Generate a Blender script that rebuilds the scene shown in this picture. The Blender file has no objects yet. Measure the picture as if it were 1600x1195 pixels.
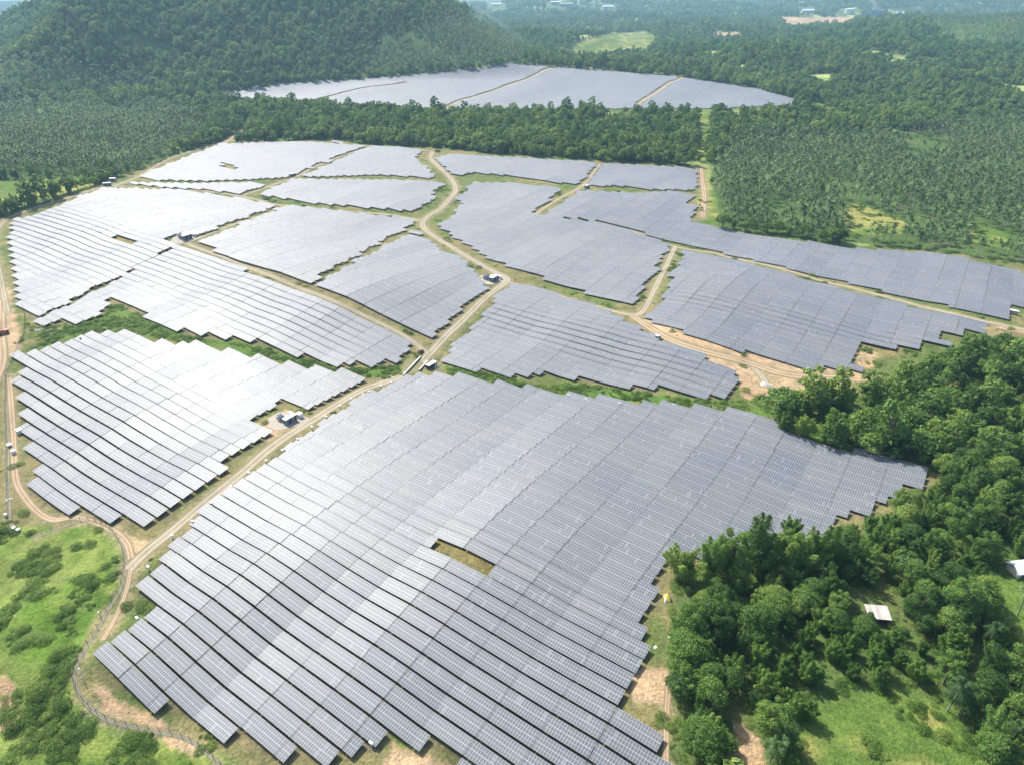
import bpy, math, random
import numpy as np
from mathutils import Matrix, Vector
R = math.radians
rng = np.random.default_rng(7)
random.seed(7)
scene = bpy.context.scene
COL = scene.collection

# ------------------------------------------------------------------ camera, light, exposure
PH, PF, HOR = 185.0, 1067.0, -25.0            # camera height (m), focal length (px of a 1600 px wide frame), horizon row
PITCH = math.atan((597.5 - HOR) / PF)
cam_d = bpy.data.cameras.new('camera')
cam = bpy.data.objects.new('camera', cam_d)
COL.objects.link(cam)
cam.location = (0, 0, PH)
cam.rotation_euler = (math.pi / 2 - PITCH, 0, 0)
cam_d.sensor_width = 36.0
cam_d.lens = 36.0 * PF / 1600.0
cam_d.clip_start = 1.0
cam_d.clip_end = 30000.0
scene.camera = cam

SUN_AZ, SUN_EL = -41.0, 46.0                  # degrees from +Y (negative = left), elevation
sx, sy = math.sin(R(SUN_AZ)), math.cos(R(SUN_AZ))
sun_dir = Vector((sx * math.cos(R(SUN_EL)), sy * math.cos(R(SUN_EL)), math.sin(R(SUN_EL))))
sd = bpy.data.lights.new('sun', 'SUN')
sd.energy = 5.0
sd.angle = R(0.5)
sd.color = (1.0, 0.955, 0.87)
sun = bpy.data.objects.new('sun', sd)
COL.objects.link(sun)
sun.rotation_euler = sun_dir.to_track_quat('Z', 'Y').to_euler()
sun.location = (0, 0, 600)

world = bpy.data.worlds.new('World')
scene.world = world
world.use_nodes = True
wn = world.node_tree
wn.nodes.clear()
sky = wn.nodes.new('ShaderNodeTexSky')
sky.sky_type = 'NISHITA'
sky.sun_disc = False
sky.sun_elevation = R(SUN_EL)
sky.sun_rotation = R(SUN_AZ)
sky.air_density = 1.0
sky.dust_density = 2.6
sky.ozone_density = 1.2
bg = wn.nodes.new('ShaderNodeBackground')
bg.inputs['Strength'].default_value = 0.15
wo = wn.nodes.new('ShaderNodeOutputWorld')
wn.links.new(sky.outputs[0], bg.inputs['Color'])
wn.links.new(bg.outputs[0], wo.inputs['Surface'])

scene.view_settings.view_transform = 'Standard'
scene.view_settings.look = 'None'
scene.view_settings.gamma = 1.0
scene.view_settings.use_curve_mapping = False
scene.view_settings.exposure = 0.54
try:
    scene.cycles.volume_bounces = 0
    scene.cycles.volume_max_steps = 64
except Exception:
    pass

# ------------------------------------------------------------------ terrain
EDIR = np.array([0.8246, -0.5657]); NDIR = np.array([0.5657, 0.8246])       # along the panel rows, across them
def sstep(a, b, x):
    t = np.clip((x - a) / (b - a), 0, 1)
    return t * t * (3 - 2 * t)

def gbump(x, y, cx, cy, sx_, sy_, h, rot=0.0):
    c, s = math.cos(rot), math.sin(rot)
    dx, dy = x - cx, y - cy
    a, b = dx * c + dy * s, -dx * s + dy * c
    return h * np.exp(-0.5 * ((a / sx_) ** 2 + (b / sy_) ** 2))

def vnoise(x, y, seed=0):
    """smooth value noise in 0..1"""
    xi, yi = np.floor(x), np.floor(y)
    xf, yf = x - xi, y - yi
    xf, yf = xf * xf * (3 - 2 * xf), yf * yf * (3 - 2 * yf)
    def hsh(a, b):
        v = np.sin(a * 127.1 + b * 311.7 + seed * 74.7) * 43758.5453
        return v - np.floor(v)
    a = hsh(xi, yi); b = hsh(xi + 1, yi); c = hsh(xi, yi + 1); d = hsh(xi + 1, yi + 1)
    return (a * (1 - xf) + b * xf) * (1 - yf) + (c * (1 - xf) + d * xf) * yf

def terrain(x, y):
    x = np.asarray(x, float); y = np.asarray(y, float)
    # farm undulation
    z = 0.9 * np.sin(x * 0.041 + 0.8 * np.sin(y * 0.017) + 0.6) * np.cos(y * 0.026 + 1.0)
    z = z + 0.9 * np.sin(x * 0.019 + y * 0.031 + 2.0) + 3.0 * np.sin(x * 0.0075 + 1.0) * np.sin(y * 0.0085)
    a = x * EDIR[0] + y * EDIR[1]; b = x * NDIR[0] + y * NDIR[1]
    # long terraces: the rows climb where their gaps show and fall away where they close up
    z = z - 9.0 * (1 - sstep(15, 138, b - 0.10 * (a + 100))) * sstep(-330, -250, a) + 2.6 * np.exp(-0.5 * ((a + 176 - .25 * (b - 70)) / 15) ** 2) * (1 - sstep(90, 150, b))
    z = z + (0.36 * np.sin(a / 10.5 + 0.9 * np.sin(b / 31.0) + 0.4) + 0.12 * np.sin(a / 5.3 + b / 26.0)) * (1 - sstep(700, 900, np.hypot(x, y)))
    z = z - 3.0 * sstep(140, 270, b) * sstep(-300, -230, a)
    z = z + 1.6 * np.exp(-0.5 * ((a + 118) / 26) ** 2 - 0.5 * ((b - 190) / 60) ** 2)
    wl = 1 - sstep(-340, -235, a)
    z = z + wl * (9 * sstep(180, 290, b) - 8 * sstep(300, 450, b) + 5 * sstep(80, 130, b) - 5 * sstep(20, 70, b))
    wm = sstep(-330, -225, a) * (1 - sstep(-150, -40, a))
    z = z + wm * (4.5 * sstep(300, 355, b) - 2.5 * sstep(350, 395, b) + 4.5 * sstep(375, 440, b) - 6.5 * sstep(440, 560, b))
    wr = sstep(-150, -40, a)
    z = z + wr * (5 * sstep(385, 460, b) - 5 * sstep(460, 550, b))
    z = z + gbump(x, y, 130, 420, 70, 60, 4.0)
    z = z + gbump(x, y, 90, 640, 60, 50, 5.0)
    z = z + gbump(x, y, 230, 660, 60, 50, 5.0)
    z = z + gbump(x, y, -230, 380, 50, 50, 4.0)
    # gully and banks of the scrub at the near left
    z = z + gbump(x, y, -166, 165, 12, 14, 5.5) + gbump(x, y, -150, 142, 14, 9, 4.5) + gbump(x, y, -170, 128, 16, 8, -4.0) + gbump(x, y, -140, 185, 14, 10, 2.5)
    # far: rolling country
    far = sstep(900, 1500, np.hypot(x, y))
    roll = 14 * np.sin(x * 0.0062 + 0.5) * np.sin(y * 0.0052 + 0.4) + 9 * np.sin(x * 0.011 + y * 0.007 + 1.3) + 5 * np.sin(x * 0.023 - y * 0.017)
    farm2 = np.exp(-0.5 * (((x - 40) / 560) ** 4 + ((y - 1500) / 330) ** 4))
    z = z + far * roll * (1 - 0.85 * farm2)
    z = z + gbump(x, y, 30, 1680, 420, 230, 26)
    # mountain at the top left
    dx = (x + 700) / np.where(x > -700, 900, 850); dy = (y - 2200) / np.where(y < 2200, 980, 900)
    rr = np.hypot(dx, dy) * (1 + 0.10 * np.sin(np.arctan2(dy, dx) * 5 + 1) + 0.05 * np.sin(np.arctan2(dy, dx) * 11))
    m = 1 - sstep(0, 1, rr)
    z = z + 330 * m + m * (1.25 - m) * 85 * (vnoise(x / 170, y / 230, 41) - .5) + m * 22 * (vnoise(x / 60, y / 75, 42) - .5) + m * (14 * np.sin(x * 0.013 + 2 * np.sin(y * 0.004)) + 9 * np.sin(x * 0.027 + y * 0.012))
    # knolls at the right
    z = z + gbump(x, y, 1420, 2250, 330, 260, 78) + gbump(x, y, 900, 1900, 300, 170, 30) + gbump(x, y, 1100, 1480, 170, 120, 22)
    z = z + gbump(x, y, 1900, 3000, 500, 400, 60) + gbump(x, y, 380, 2500, 230, 150, 24)
    # distant ridge
    z = z + sstep(-500, 300, x) * gbump(x * 0, y, 0, 6300, 1, 900, 75) * (0.8 + 0.3 * np.sin(x * 0.0021 + 1) + 0.15 * np.sin(x * 0.0058))
    return z

sP, cP = math.sin(PITCH), math.cos(PITCH)
def project(x, y, z):
    dx, dy, dz = x, y, z - PH
    d = dy * cP - dz * sP
    up = dy * sP + dz * cP
    d = np.where(d < 1e-3, 1e-3, d)
    return 800 + PF * dx / d, 597.5 - PF * up / d, d

def ground(px):
    """pixels of the photograph (1600 x 1195) -> points on the terrain"""
    px = np.asarray(px, float).reshape(-1, 2)
    u = (px[:, 0] - 800) / PF; w = (597.5 - px[:, 1]) / PF
    D = np.stack([u, cP + w * sP, -sP + w * cP], 1)
    n = len(px)
    hit = np.zeros(n, bool); lo = np.full(n, 100.0); hi = np.full(n, 9000.0)
    t = 100.0; prev = 100.0
    while t < 9000:
        z = PH + D[:, 2] * t
        below = z < terrain(D[:, 0] * t, D[:, 1] * t)
        new = below & ~hit
        lo[new] = prev; hi[new] = t; hit |= below
        prev = t; t *= 1.012
    for _ in range(18):
        m = (lo + hi) / 2
        b = PH + D[:, 2] * m < terrain(D[:, 0] * m, D[:, 1] * m)
        hi = np.where(b, m, hi); lo = np.where(b, lo, m)
    x, y = D[:, 0] * hi, D[:, 1] * hi
    return np.stack([x, y, terrain(x, y)], 1)

def inpoly(u, v, poly):
    u = np.asarray(u, float); v = np.asarray(v, float)
    res = np.zeros(u.shape, bool)
    n = len(poly); j = n - 1
    for i in range(n):
        xi, yi = poly[i]; xj, yj = poly[j]
        c = ((yi > v) != (yj > v))
        with np.errstate(divide='ignore', invalid='ignore'):
            xx = (xj - xi) * (v - yi) / ((yj - yi) if yj != yi else 1e-9) + xi
        res ^= c & (u < xx)
        j = i
    return res

# ------------------------------------------------------------------ outlines read in the photograph
FIELDS = {
 'main': [(640,588),(700,588),(830,608),(905,622),(1100,640),(1205,652),(1225,680),(1455,740),(1457,758),(1415,763),(1408,784),(1362,786),(1355,812),(1306,806),(1300,848),(1235,866),(1150,868),(1070,878),(1044,888),(1036,910),(1008,990),(985,1058),(968,1110),(1035,1175),(1100,1240),(1100,1330),(700,1330),(690,1178),(614,1150),(575,1180),(430,1192),(310,1128),(240,1105),(138,1048),(186,1004),(242,950),(205,922),(333,785),(460,690),(560,622)],
 'left_lower': [(25,558),(38,555),(146,521),(190,520),(217,526),(267,541),(283,533),(390,558),(404,555),(450,571),(491,577),(588,588),(489,642),(451,627),(392,661),(426,684),(350,730),(331,749),(262,811),(187,820),(88,806),(33,760),(62,738),(42,712),(50,700),(33,684),(28,658),(36,629),(29,610),(24,595),(37,576)],
 'left_upper': [(17,345),(56,339),(125,309),(162,296),(281,299),(359,310),(436,323),(305,370),(259,372),(277,386),(56,503),(36,490),(26,466),(17,406),(17,369)],
 'left_middle': [(53,504),(150,459),(276,384),(330,405),(500,467),(560,498),(645,542),(624,570),(578,571),(533,573),(499,568),(440,550),(397,536),(370,532),(297,524),(230,497),(175,469),(159,475),(174,483),(119,512),(103,501),(66,515)],
 'centre_west': [(303,383),(445,323),(652,345),(646,353),(600,378),(558,403),(478,446),(430,432)],
 'centre_east': [(484,449),(562,407),(650,361),(690,395),(718,404),(740,425),(762,450),(678,535),(600,497),(540,470)],
 'middle': [(735,287),(800,288),(882,296),(829,337),(914,347),(1000,363),(1048,384),(991,480),(900,455),(765,408),(683,354),(709,337),(721,319),(711,312),(731,299)],
 'right_upper': [(907,300),(1000,304),(1088,299),(1073,319),(1090,325),(1081,347),(1150,367),(1213,373),(1317,389),(1418,396),(1471,400),(1552,416),(1660,447),(1660,492),(1600,482),(1573,480),(1572,499),(1451,474),(1183,410),(1048,378),(910,345),(843,340)],
 'right_middle': [(1069,395),(1150,410),(1317,457),(1471,495),(1549,509),(1547,524),(1512,518),(1508,531),(1477,525),(1475,542),(1440,537),(1435,547),(1364,546),(1331,538),(1329,568),(1366,584),(1327,584),(1290,575),(1281,586),(1150,549),(1013,502),(1034,464)],
 'centre_south': [(800,437),(924,471),(967,498),(1028,530),(1158,586),(1148,624),(1104,624),(1031,602),(1027,613),(986,609),(913,597),(840,586),(830,596),(761,581),(721,585),(688,568),(720,530),(795,446)],
 'top_west': [(216,277),(345,226),(520,222),(574,231),(466,278),(400,282),(330,285),(240,283)],
 'top_strip': [(192,287),(300,289),(400,287),(455,279),(375,305),(320,299),(250,294)],
 'top_centre': [(468,279),(577,230),(665,234),(648,248),(665,262),(680,281),(600,275)],
 'top_middle': [(403,305),(457,282),(600,283),(699,286),(668,309),(690,306),(651,332),(601,329),(484,319)],
 'top_east': [(678,250),(705,243),(800,248),(936,256),(905,290),(870,288),(800,277),(745,272),(705,276)],
 'top_far_east': [(943,257),(1094,265),(1088,299),(1020,298),(960,292),(912,294)],
 'far': [(336,147),(393,141),(430,133),(600,122),(720,111),(800,100),(850,105),(1065,122),(1180,140),(1254,160),(1225,166),(1100,171),(1000,171),(600,171),(500,160),(440,157),(395,154),(345,152)],
}
HOLES = [[(0,0),(1,0),(1,1)], [(176,372),(184,371),(216,382),(210,388),(178,380)], [(346,257),(352,256),(372,264),(368,268),(346,262)],
         [(402,662),(440,632),(482,642),(470,672),(425,682)]]
ROADS = [  # name, width, pixels
 ('service_road', 6.5, [(200,890),(240,852),(300,802),(370,745),(430,694),(490,655),(560,612),(615,592),(650,572),(672,552),(700,522),(745,478),(783,447),(792,436),(770,424),(740,407),(700,383),(668,362),(660,348),(672,336),(690,325),(708,305),(712,295),(705,280),(688,263),(673,248),(676,238)]),
 ('service_road', 4.2, [(668,553),(640,530),(600,508),(520,470),(440,438),(360,407),(310,388),(288,379)]),
 ('service_road', 3.6, [(288,379),(312,372),(360,353),(430,330),(442,323)]),
 ('service_road', 3.6, [(180,291),(240,294),(300,298),(350,303),(400,312),(440,321),(540,331),(620,338),(660,346)]),
 ('service_road', 4.6, [(790,440),(860,458),(940,482),(985,492),(1003,488),(1018,462),(1040,418),(1052,392),(1056,385)]),
 ('service_road', 4.6, [(940,350),(1000,366),(1056,386),(1120,397),(1200,415),(1300,443),(1400,468),(1500,493),(1560,507),(1640,522)]),
 ('dirt_track', 8.0, [(988,494),(1040,527),(1100,549),(1170,567),(1230,585),(1310,590)]),
 ('service_road', 5.0, [(1170,567),(1190,588),(1200,604)]),
 ('service_road', 3.4, [(836,335),(870,313),(908,292),(925,273),(937,257)]),
 ('service_road', 3.6, [(378,306),(430,288),(462,277),(500,257),(540,242),(576,231)]),
 ('service_road', 4.0, [(678,237),(560,228),(400,222),(345,224),(262,250),(215,277),(180,290),(150,296),(100,312),(45,328),(5,348),(-10,380),(0,430),(12,490)]),
 ('dirt_track', 5.5, [(350,224),(366,214),(385,200),(392,192)]),
 ('dirt_track', 3.4, [(205,872),(196,845),(165,822),(120,808),(85,812),(60,800),(38,775),(25,750),(22,710),(18,640),(14,590)]),
 ('dirt_track', 2.2, [(205,885),(198,920),(180,965),(160,1000)]),
 ('dirt_track', 2.2, [(1040,1250),(1040,1195),(1041,1130),(1043,1090),(1045,1060)]),
 ('dirt_track', 6.0, [(4,470),(2,520),(4,560),(-8,600)]),
 ('service_road', 9.0, [(690,174),(730,155),(800,132),(868,106)]),
 ('service_road', 9.0, [(998,163),(1030,142),(1066,122)]),
 ('service_road', 7.0, [(480,160),(560,140),(632,130)]),
 ('dirt_track', 7.0, [(826,98),(860,103),(900,104),(960,112),(1060,119)]),
 ('footpath', 1.3, [(60,838),(90,826),(130,814),(160,818),(184,838),(196,870),(192,912),(168,955),(136,1010),(117,1055),(126,1088),(167,1124),(237,1142),(292,1154),(347,1197),(382,1237)]),
 ('footpath', 1.5, [(11,590),(10,650),(12,720),(14,790),(15,830)]),
 ('dirt_track', 6.0, [(1096,262),(1100,300),(1098,340)]),
]
SITE = [(-60,350),(0,343),(150,290),(180,280),(260,247),(345,221),(385,197),(394,200),(368,224),(520,217),(580,227),(680,231),(800,243),(1095,261),(1112,340),(1125,357),(1320,384),(1420,388),(1580,408),(1680,432),(1680,540),(1560,545),(1490,562),(1440,580),(1350,618),(1215,632),(1197,636),(1207,650),(1232,682),(1455,737),(1472,750),(1460,764),(1418,786),(1362,812),(1308,856),(1235,872),(1150,876),(1072,884),(1056,900),(1046,940),(1042,1400),(380,1400),(372,1200),(320,1160),(240,1138),(160,1118),(113,1065),(125,1035),(190,940),(197,870),(175,830),(150,815),(90,823),(-60,830)]
SOIL = [[(1000,497),(1100,530),(1150,548),(1290,576),(1330,604),(1210,614),(1165,628),(1152,600),(1158,586),(1028,530)], [(1548,508),(1620,515),(1640,545),(1560,540)],
        [(1335,545),(1370,550),(1366,575),(1333,570)], [(180,815),(215,845),(260,835),(240,870),(200,880),(190,850)], [(985,1045),(1045,1050),(1045,1100),(990,1090)],
        [(395,665),(425,690),(470,665),(445,640)], [(140,1065),(240,1120),(330,1170),(300,1175),(170,1115)], [(610,1160),(700,1190),(720,1240),(600,1240)], [(0,450),(15,450),(35,545),(5,560)],
        [(1150,1130),(1190,1160),(1200,1240),(1110,1240)], [(1215,27),(1340,27),(1325,40),(1230,46)], [(1105,50),(1160,52),(1150,62),(1110,58)], [(1288,573),(1380,583),(1370,598),(1290,596)], [(0,1050),(25,1070),(30,1130),(0,1140)]]
MEADOW = [[(-60,283),(130,278),(148,289),(60,315),(-60,340)], [(1290,1085),(1390,1072),(1490,1100),(1540,1240),(1280,1240),(1240,1150)], [(1525,895),(1620,900),(1660,1020),(1590,1010)],
          [(1310,322),(1345,318),(1415,345),(1410,366),(1330,368)], [(1515,350),(1575,365),(1580,390),(1520,378)], [(1088,168),(1112,168),(1108,222),(1100,250),(1085,250),(1092,212)],
          [(882,76),(900,66),(950,54),(1010,50),(1030,62),(1015,80),(930,88)], [(1100,255),(1115,300),(1130,350),(1100,352),(1090,310)], [(1232,668),(1280,655),(1300,690),(1250,684)], [(1250,168),(1275,158),(1330,180),(1300,190)], [(1412,768),(1440,764),(1430,780),(1414,784)]]
PALMS = [[(1112,255),(1160,215),(1400,205),(1680,185),(1680,440),(1420,390),(1130,355),(1115,300)], [(-60,150),(250,168),(345,200),(260,245),(190,275),(-60,280)], [(690,30),(760,20),(850,85),(800,98),(700,108),(560,118),(600,60)], [(1430,25),(1700,15),(1700,75),(1500,70)], [(-60,90),(120,100),(260,140),(-60,150)]]
BAMBOO_PX = [(1222,672),(1262,905),(1232,845),(1290,940),(1330,900),(1360,870),(1400,890),(1385,840),(1185,900),(1070,905),(1480,625),(1320,640),(1290,625),(1360,640),(1440,880)]

def clearing(x, y):
    """grassy openings scattered through the far country"""
    n = vnoise(x / 75, y / 55, 21) * .65 + vnoise(x / 22, y / 22, 22) * .35
    r = np.hypot(x, y)
    return sstep(.66, .72, n) * sstep(1250, 1500, r) * sstep(-150, 150, x - 0.02 * y) + sstep(.72, .77, n) * sstep(450, 550, r) * (x > 150)

# ------------------------------------------------------------------ helpers for meshes, materials and tags
def tag(o, label=None, cat=None, group=None, kind=None):
    if label: o['label'] = label
    if cat: o['category'] = cat
    if group: o['group'] = group
    if kind: o['kind'] = kind
    return o

def np_mesh(name, V, F, mats=(), fmat=None, smooth=False):
    """V (n,3); F (m,4) or (m,3) arrays"""
    me = bpy.data.meshes.new(name)
    V = np.asarray(V, np.float32); F = np.asarray(F, np.int32)
    m, k = F.shape
    me.vertices.add(len(V)); me.loops.add(m * k); me.polygons.add(m)
    me.vertices.foreach_set('co', V.ravel())
    me.loops.foreach_set('vertex_index', F.ravel())
    me.polygons.foreach_set('loop_start', np.arange(0, m * k, k, dtype=np.int32))
    try: me.polygons.foreach_set('loop_total', np.full(m, k, np.int32))
    except Exception: pass
    for mt in mats: me.materials.append(mt)
    if fmat is not None: me.polygons.foreach_set('material_index', np.asarray(fmat, np.int32))
    me.polygons.foreach_set('use_smooth', np.full(m, smooth))
    me.update(calc_edges=True)
    return me

class MB:
    """collects quads"""
    def __init__(s): s.v = []; s.f = []; s.m = []; s.n = 0
    def add(s, V, F, mi=0):
        V = np.asarray(V, float).reshape(-1, 3); F = np.asarray(F, int).reshape(-1, 4)
        s.v.append(V); s.f.append(F + s.n); s.m += [mi] * len(F); s.n += len(V)
        return s
    def box(s, c, d, mi=0, rz=0.0):
        c = np.asarray(c, float); h = np.asarray(d, float) / 2
        p = np.array([[-1,-1,-1],[1,-1,-1],[1,1,-1],[-1,1,-1],[-1,-1,1],[1,-1,1],[1,1,1],[-1,1,1]]) * h
        if rz:
            a, b = math.cos(rz), math.sin(rz)
            p = np.stack([p[:,0]*a - p[:,1]*b, p[:,0]*b + p[:,1]*a, p[:,2]], 1)
        return s.add(p + c, [[0,3,2,1],[4,5,6,7],[0,1,5,4],[1,2,6,5],[2,3,7,6],[3,0,4,7]], mi)
    def tube(s, pts, rad, n=6, mi=0):
        pts = np.asarray(pts, float)
        rad = np.broadcast_to(np.asarray(rad, float), (len(pts),))
        T = np.gradient(pts, axis=0); T /= np.linalg.norm(T, axis=1)[:, None] + 1e-9
        ref = np.array([1.0, 0, 0]) if abs(T[0][2]) > .7 else np.array([0, 0, 1.0])
        A = np.cross(T, ref); A /= np.linalg.norm(A, axis=1)[:, None] + 1e-9
        B = np.cross(T, A)
        an = np.arange(n) * 2 * math.pi / n
        V = pts[:, None, :] + rad[:, None, None] * (np.cos(an)[None, :, None] * A[:, None, :] + np.sin(an)[None, :, None] * B[:, None, :])
        F = []
        for i in range(len(pts) - 1):
            for k in range(n):
                F.append([i*n+k, i*n+(k+1) % n, (i+1)*n+(k+1) % n, (i+1)*n+k])
        V = V.reshape(-1, 3)
        s.add(V, F, mi)
        e = (len(pts) - 1) * n                      # flat end cap from quads
        if n == 6: s.f.append(np.array([[0,1,2,3],[0,3,4,5]]) + (s.n - len(V)) + e); s.m += [mi, mi]
        return s
    def mesh(s, name, mats, smooth=False):
        return np_mesh(name, np.concatenate(s.v), np.concatenate(s.f), mats, s.m, smooth)
    def build(s, name, mats, parent=None, smooth=False):
        if not isinstance(mats, (list, tuple)): mats = [mats]
        o = bpy.data.objects.new(name, s.mesh(name, mats, smooth))
        COL.objects.link(o)
        if parent: o.parent = parent
        return o

def empty(name, loc, rz=0.0):
    o = bpy.data.objects.new(name, None)
    o.empty_display_size = 1
    o.location = loc; o.rotation_euler = (0, 0, rz)
    COL.objects.link(o)
    return o

def copy_tree(o, parent=None):
    c = o.copy(); COL.objects.link(c); c.parent = parent
    for ch in KIDS.get(o.name, []) if o.name in KIDS else list(o.children):
        copy_tree(ch, c)
    return c
KIDS = {}

def new_mat(name):
    m = bpy.data.materials.new(name); m.use_nodes = True
    nt = m.node_tree
    return m, nt, nt.nodes['Principled BSDF'], nt.nodes['Material Output']

def node(nt, typ, **kw):
    n = nt.nodes.new(typ)
    for k, v in kw.items():
        if isinstance(k, str) and hasattr(n, k): setattr(n, k, v)
    return n

def mathn(nt, op, a, b=None, c=None):
    n = nt.nodes.new('ShaderNodeMath'); n.operation = op
    for i, x in enumerate((a, b, c)):
        if x is None: continue
        if hasattr(x, 'links') or hasattr(x, 'is_linked'): nt.links.new(x, n.inputs[i])
        else: n.inputs[i].default_value = x
    return n.outputs[0]

def mixc(nt, fac, a, b, blend='MIX'):
    n = nt.nodes.new('ShaderNodeMix'); n.data_type = 'RGBA'; n.blend_type = blend
    for i, x in ((0, fac), (6, a), (7, b)):
        if hasattr(x, 'is_linked'): nt.links.new(x, n.inputs[i])
        elif i == 0: n.inputs[0].default_value = x
        else: n.inputs[i].default_value = (*x, 1) if len(x) == 3 else x
    return n.outputs[2]

def noise(nt, scale, detail=3, coord=None, rough=0.55):
    n = nt.nodes.new('ShaderNodeTexNoise'); n.inputs['Scale'].default_value = scale
    n.inputs['Detail'].default_value = detail; n.inputs['Roughness'].default_value = rough
    if coord is not None: nt.links.new(coord, n.inputs['Vector'])
    return n.outputs['Fac']

def ramp(nt, fac, stops):
    n = nt.nodes.new('ShaderNodeValToRGB'); nt.links.new(fac, n.inputs[0])
    e = n.color_ramp.elements
    while len(e) < len(stops): e.new(0.5)
    for i, (p, c) in enumerate(stops):
        e[i].position = p; e[i].color = (*c, 1) if len(c) == 3 else c
    return n.outputs[0]

def simple_mat(name, col, rough=0.6, metal=0.0, var=0.15, scale=1.2, bump=0.0):
    m, nt, P, out = new_mat(name)
    tc = nt.nodes.new('ShaderNodeTexCoord').outputs['Object']
    f = noise(nt, scale, 4, tc)
    c = mixc(nt, f, tuple(x * (1 - var) for x in col), tuple(min(1, x * (1 + var)) for x in col))
    nt.links.new(c, P.inputs['Base Color'])
    P.inputs['Roughness'].default_value = rough; P.inputs['Metallic'].default_value = metal
    if bump:
        b = nt.nodes.new('ShaderNodeBump'); b.inputs['Strength'].default_value = bump
        nt.links.new(f, b.inputs['Height']); nt.links.new(b.outputs[0], P.inputs['Normal'])
    return m

M = {}
M['white'] = simple_mat('white_paint', (0.75, 0.76, 0.76), 0.45)
M['cream'] = simple_mat('cream_paint', (0.55, 0.53, 0.48), 0.6)
M['blue_grey'] = simple_mat('blue_grey_steel', (0.16, 0.20, 0.26), 0.45)
M['dark_steel'] = simple_mat('dark_steel', (0.04, 0.05, 0.07), 0.5)
M['lilac_grey'] = simple_mat('pale_grey_steel', (0.34, 0.35, 0.42), 0.5)
M['galv'] = simple_mat('galvanised_steel', (0.42, 0.43, 0.44), 0.45, 0.4)
M['concrete'] = simple_mat('concrete', (0.46, 0.43, 0.37), 0.9, var=0.25, scale=0.6)
M['gravel'] = simple_mat('gravel_pad', (0.36, 0.32, 0.26), 0.95, var=0.35, scale=2.5)
M['tin'] = simple_mat('weathered_tin_roof', (0.36, 0.33, 0.30), 0.55, 0.1, var=0.3, scale=0.8)
M['wood'] = simple_mat('old_timber', (0.10, 0.075, 0.055), 0.85, var=0.3)
M['red'] = simple_mat('red_paint', (0.30, 0.035, 0.02), 0.5)
M['yellow'] = simple_mat('yellow_tarp', (0.62, 0.50, 0.10), 0.6, var=0.2)
M['blue_tarp'] = simple_mat('blue_tarp', (0.05, 0.22, 0.50), 0.6)
M['rubber'] = simple_mat('rubber', (0.02, 0.02, 0.02), 0.8)
M['glass'] = simple_mat('dark_glass', (0.02, 0.03, 0.04), 0.1)
M['bark'] = simple_mat('bark', (0.16, 0.13, 0.10), 0.95, var=0.3, scale=3, bump=0.5)
M['palm_bark'] = simple_mat('palm_bark', (0.30, 0.28, 0.24), 0.9, var=0.25, scale=4)
M['rust'] = simple_mat('rusty_brown_panel', (0.17, 0.10, 0.06), 0.7)
M['wire'] = simple_mat('fence_wire', (0.10, 0.105, 0.10), 0.6)

def leaf_mat(name, dark, mid, light, big=0.02):
    m, nt, P, out = new_mat(name)
    oi = nt.nodes.new('ShaderNodeObjectInfo'); geo = nt.nodes.new('ShaderNodeNewGeometry')
    n1 = noise(nt, big * .5, 5, geo.outputs['Position'], 0.6)
    n2 = noise(nt, 0.9, 2, geo.outputs['Position'])
    f = mathn(nt, 'ADD', mathn(nt, 'MULTIPLY', oi.outputs['Random'], 0.5), mathn(nt, 'MULTIPLY', mathn(nt, 'SUBTRACT', mathn(nt, 'MULTIPLY', n1, 1.9), 0.45), 0.5))
    f = mathn(nt, 'ADD', f, mathn(nt, 'MULTIPLY', mathn(nt, 'SUBTRACT', n2, 0.5), 0.5))
    c = ramp(nt, f, [(0.24, dark), (0.5, mid), (0.78, light)])
    nt.links.new(c, P.inputs['Base Color'])
    P.inputs['Roughness'].default_value = 0.6
    P.inputs['Specular IOR Level'].default_value = 0.25
    tr = nt.nodes.new('ShaderNodeBsdfTranslucent')
    nt.links.new(mixc(nt, 0.5, c, (0.24, 0.34, 0.06)), tr.inputs['Color'])
    mx = nt.nodes.new('ShaderNodeMixShader'); mx.inputs[0].default_value = 0.36
    nt.links.new(P.outputs[0], mx.inputs[1]); nt.links.new(tr.outputs[0], mx.inputs[2])
    nt.links.new(mx.outputs[0], out.inputs['Surface'])
    return m
M['leaf'] = leaf_mat('broad_leaves', (0.046, 0.108, 0.026), (0.135, 0.250, 0.052), (0.29, 0.39, 0.088))
M['bamboo_leaf'] = leaf_mat('bamboo_leaves', (0.065, 0.145, 0.024), (0.13, 0.24, 0.042), (0.22, 0.33, 0.065))
M['yellow_leaf'] = leaf_mat('yellow_bamboo_leaves', (0.16, 0.20, 0.05), (0.26, 0.28, 0.08), (0.34, 0.34, 0.12))
M['palm_leaf'] = leaf_mat('palm_fronds', (0.040, 0.090, 0.030), (0.095, 0.175, 0.055), (0.19, 0.28, 0.10))
M['scrub_leaf'] = leaf_mat('scrub_leaves', (0.07, 0.145, 0.022), (0.15, 0.25, 0.045), (0.26, 0.35, 0.085), 0.05)

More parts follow.
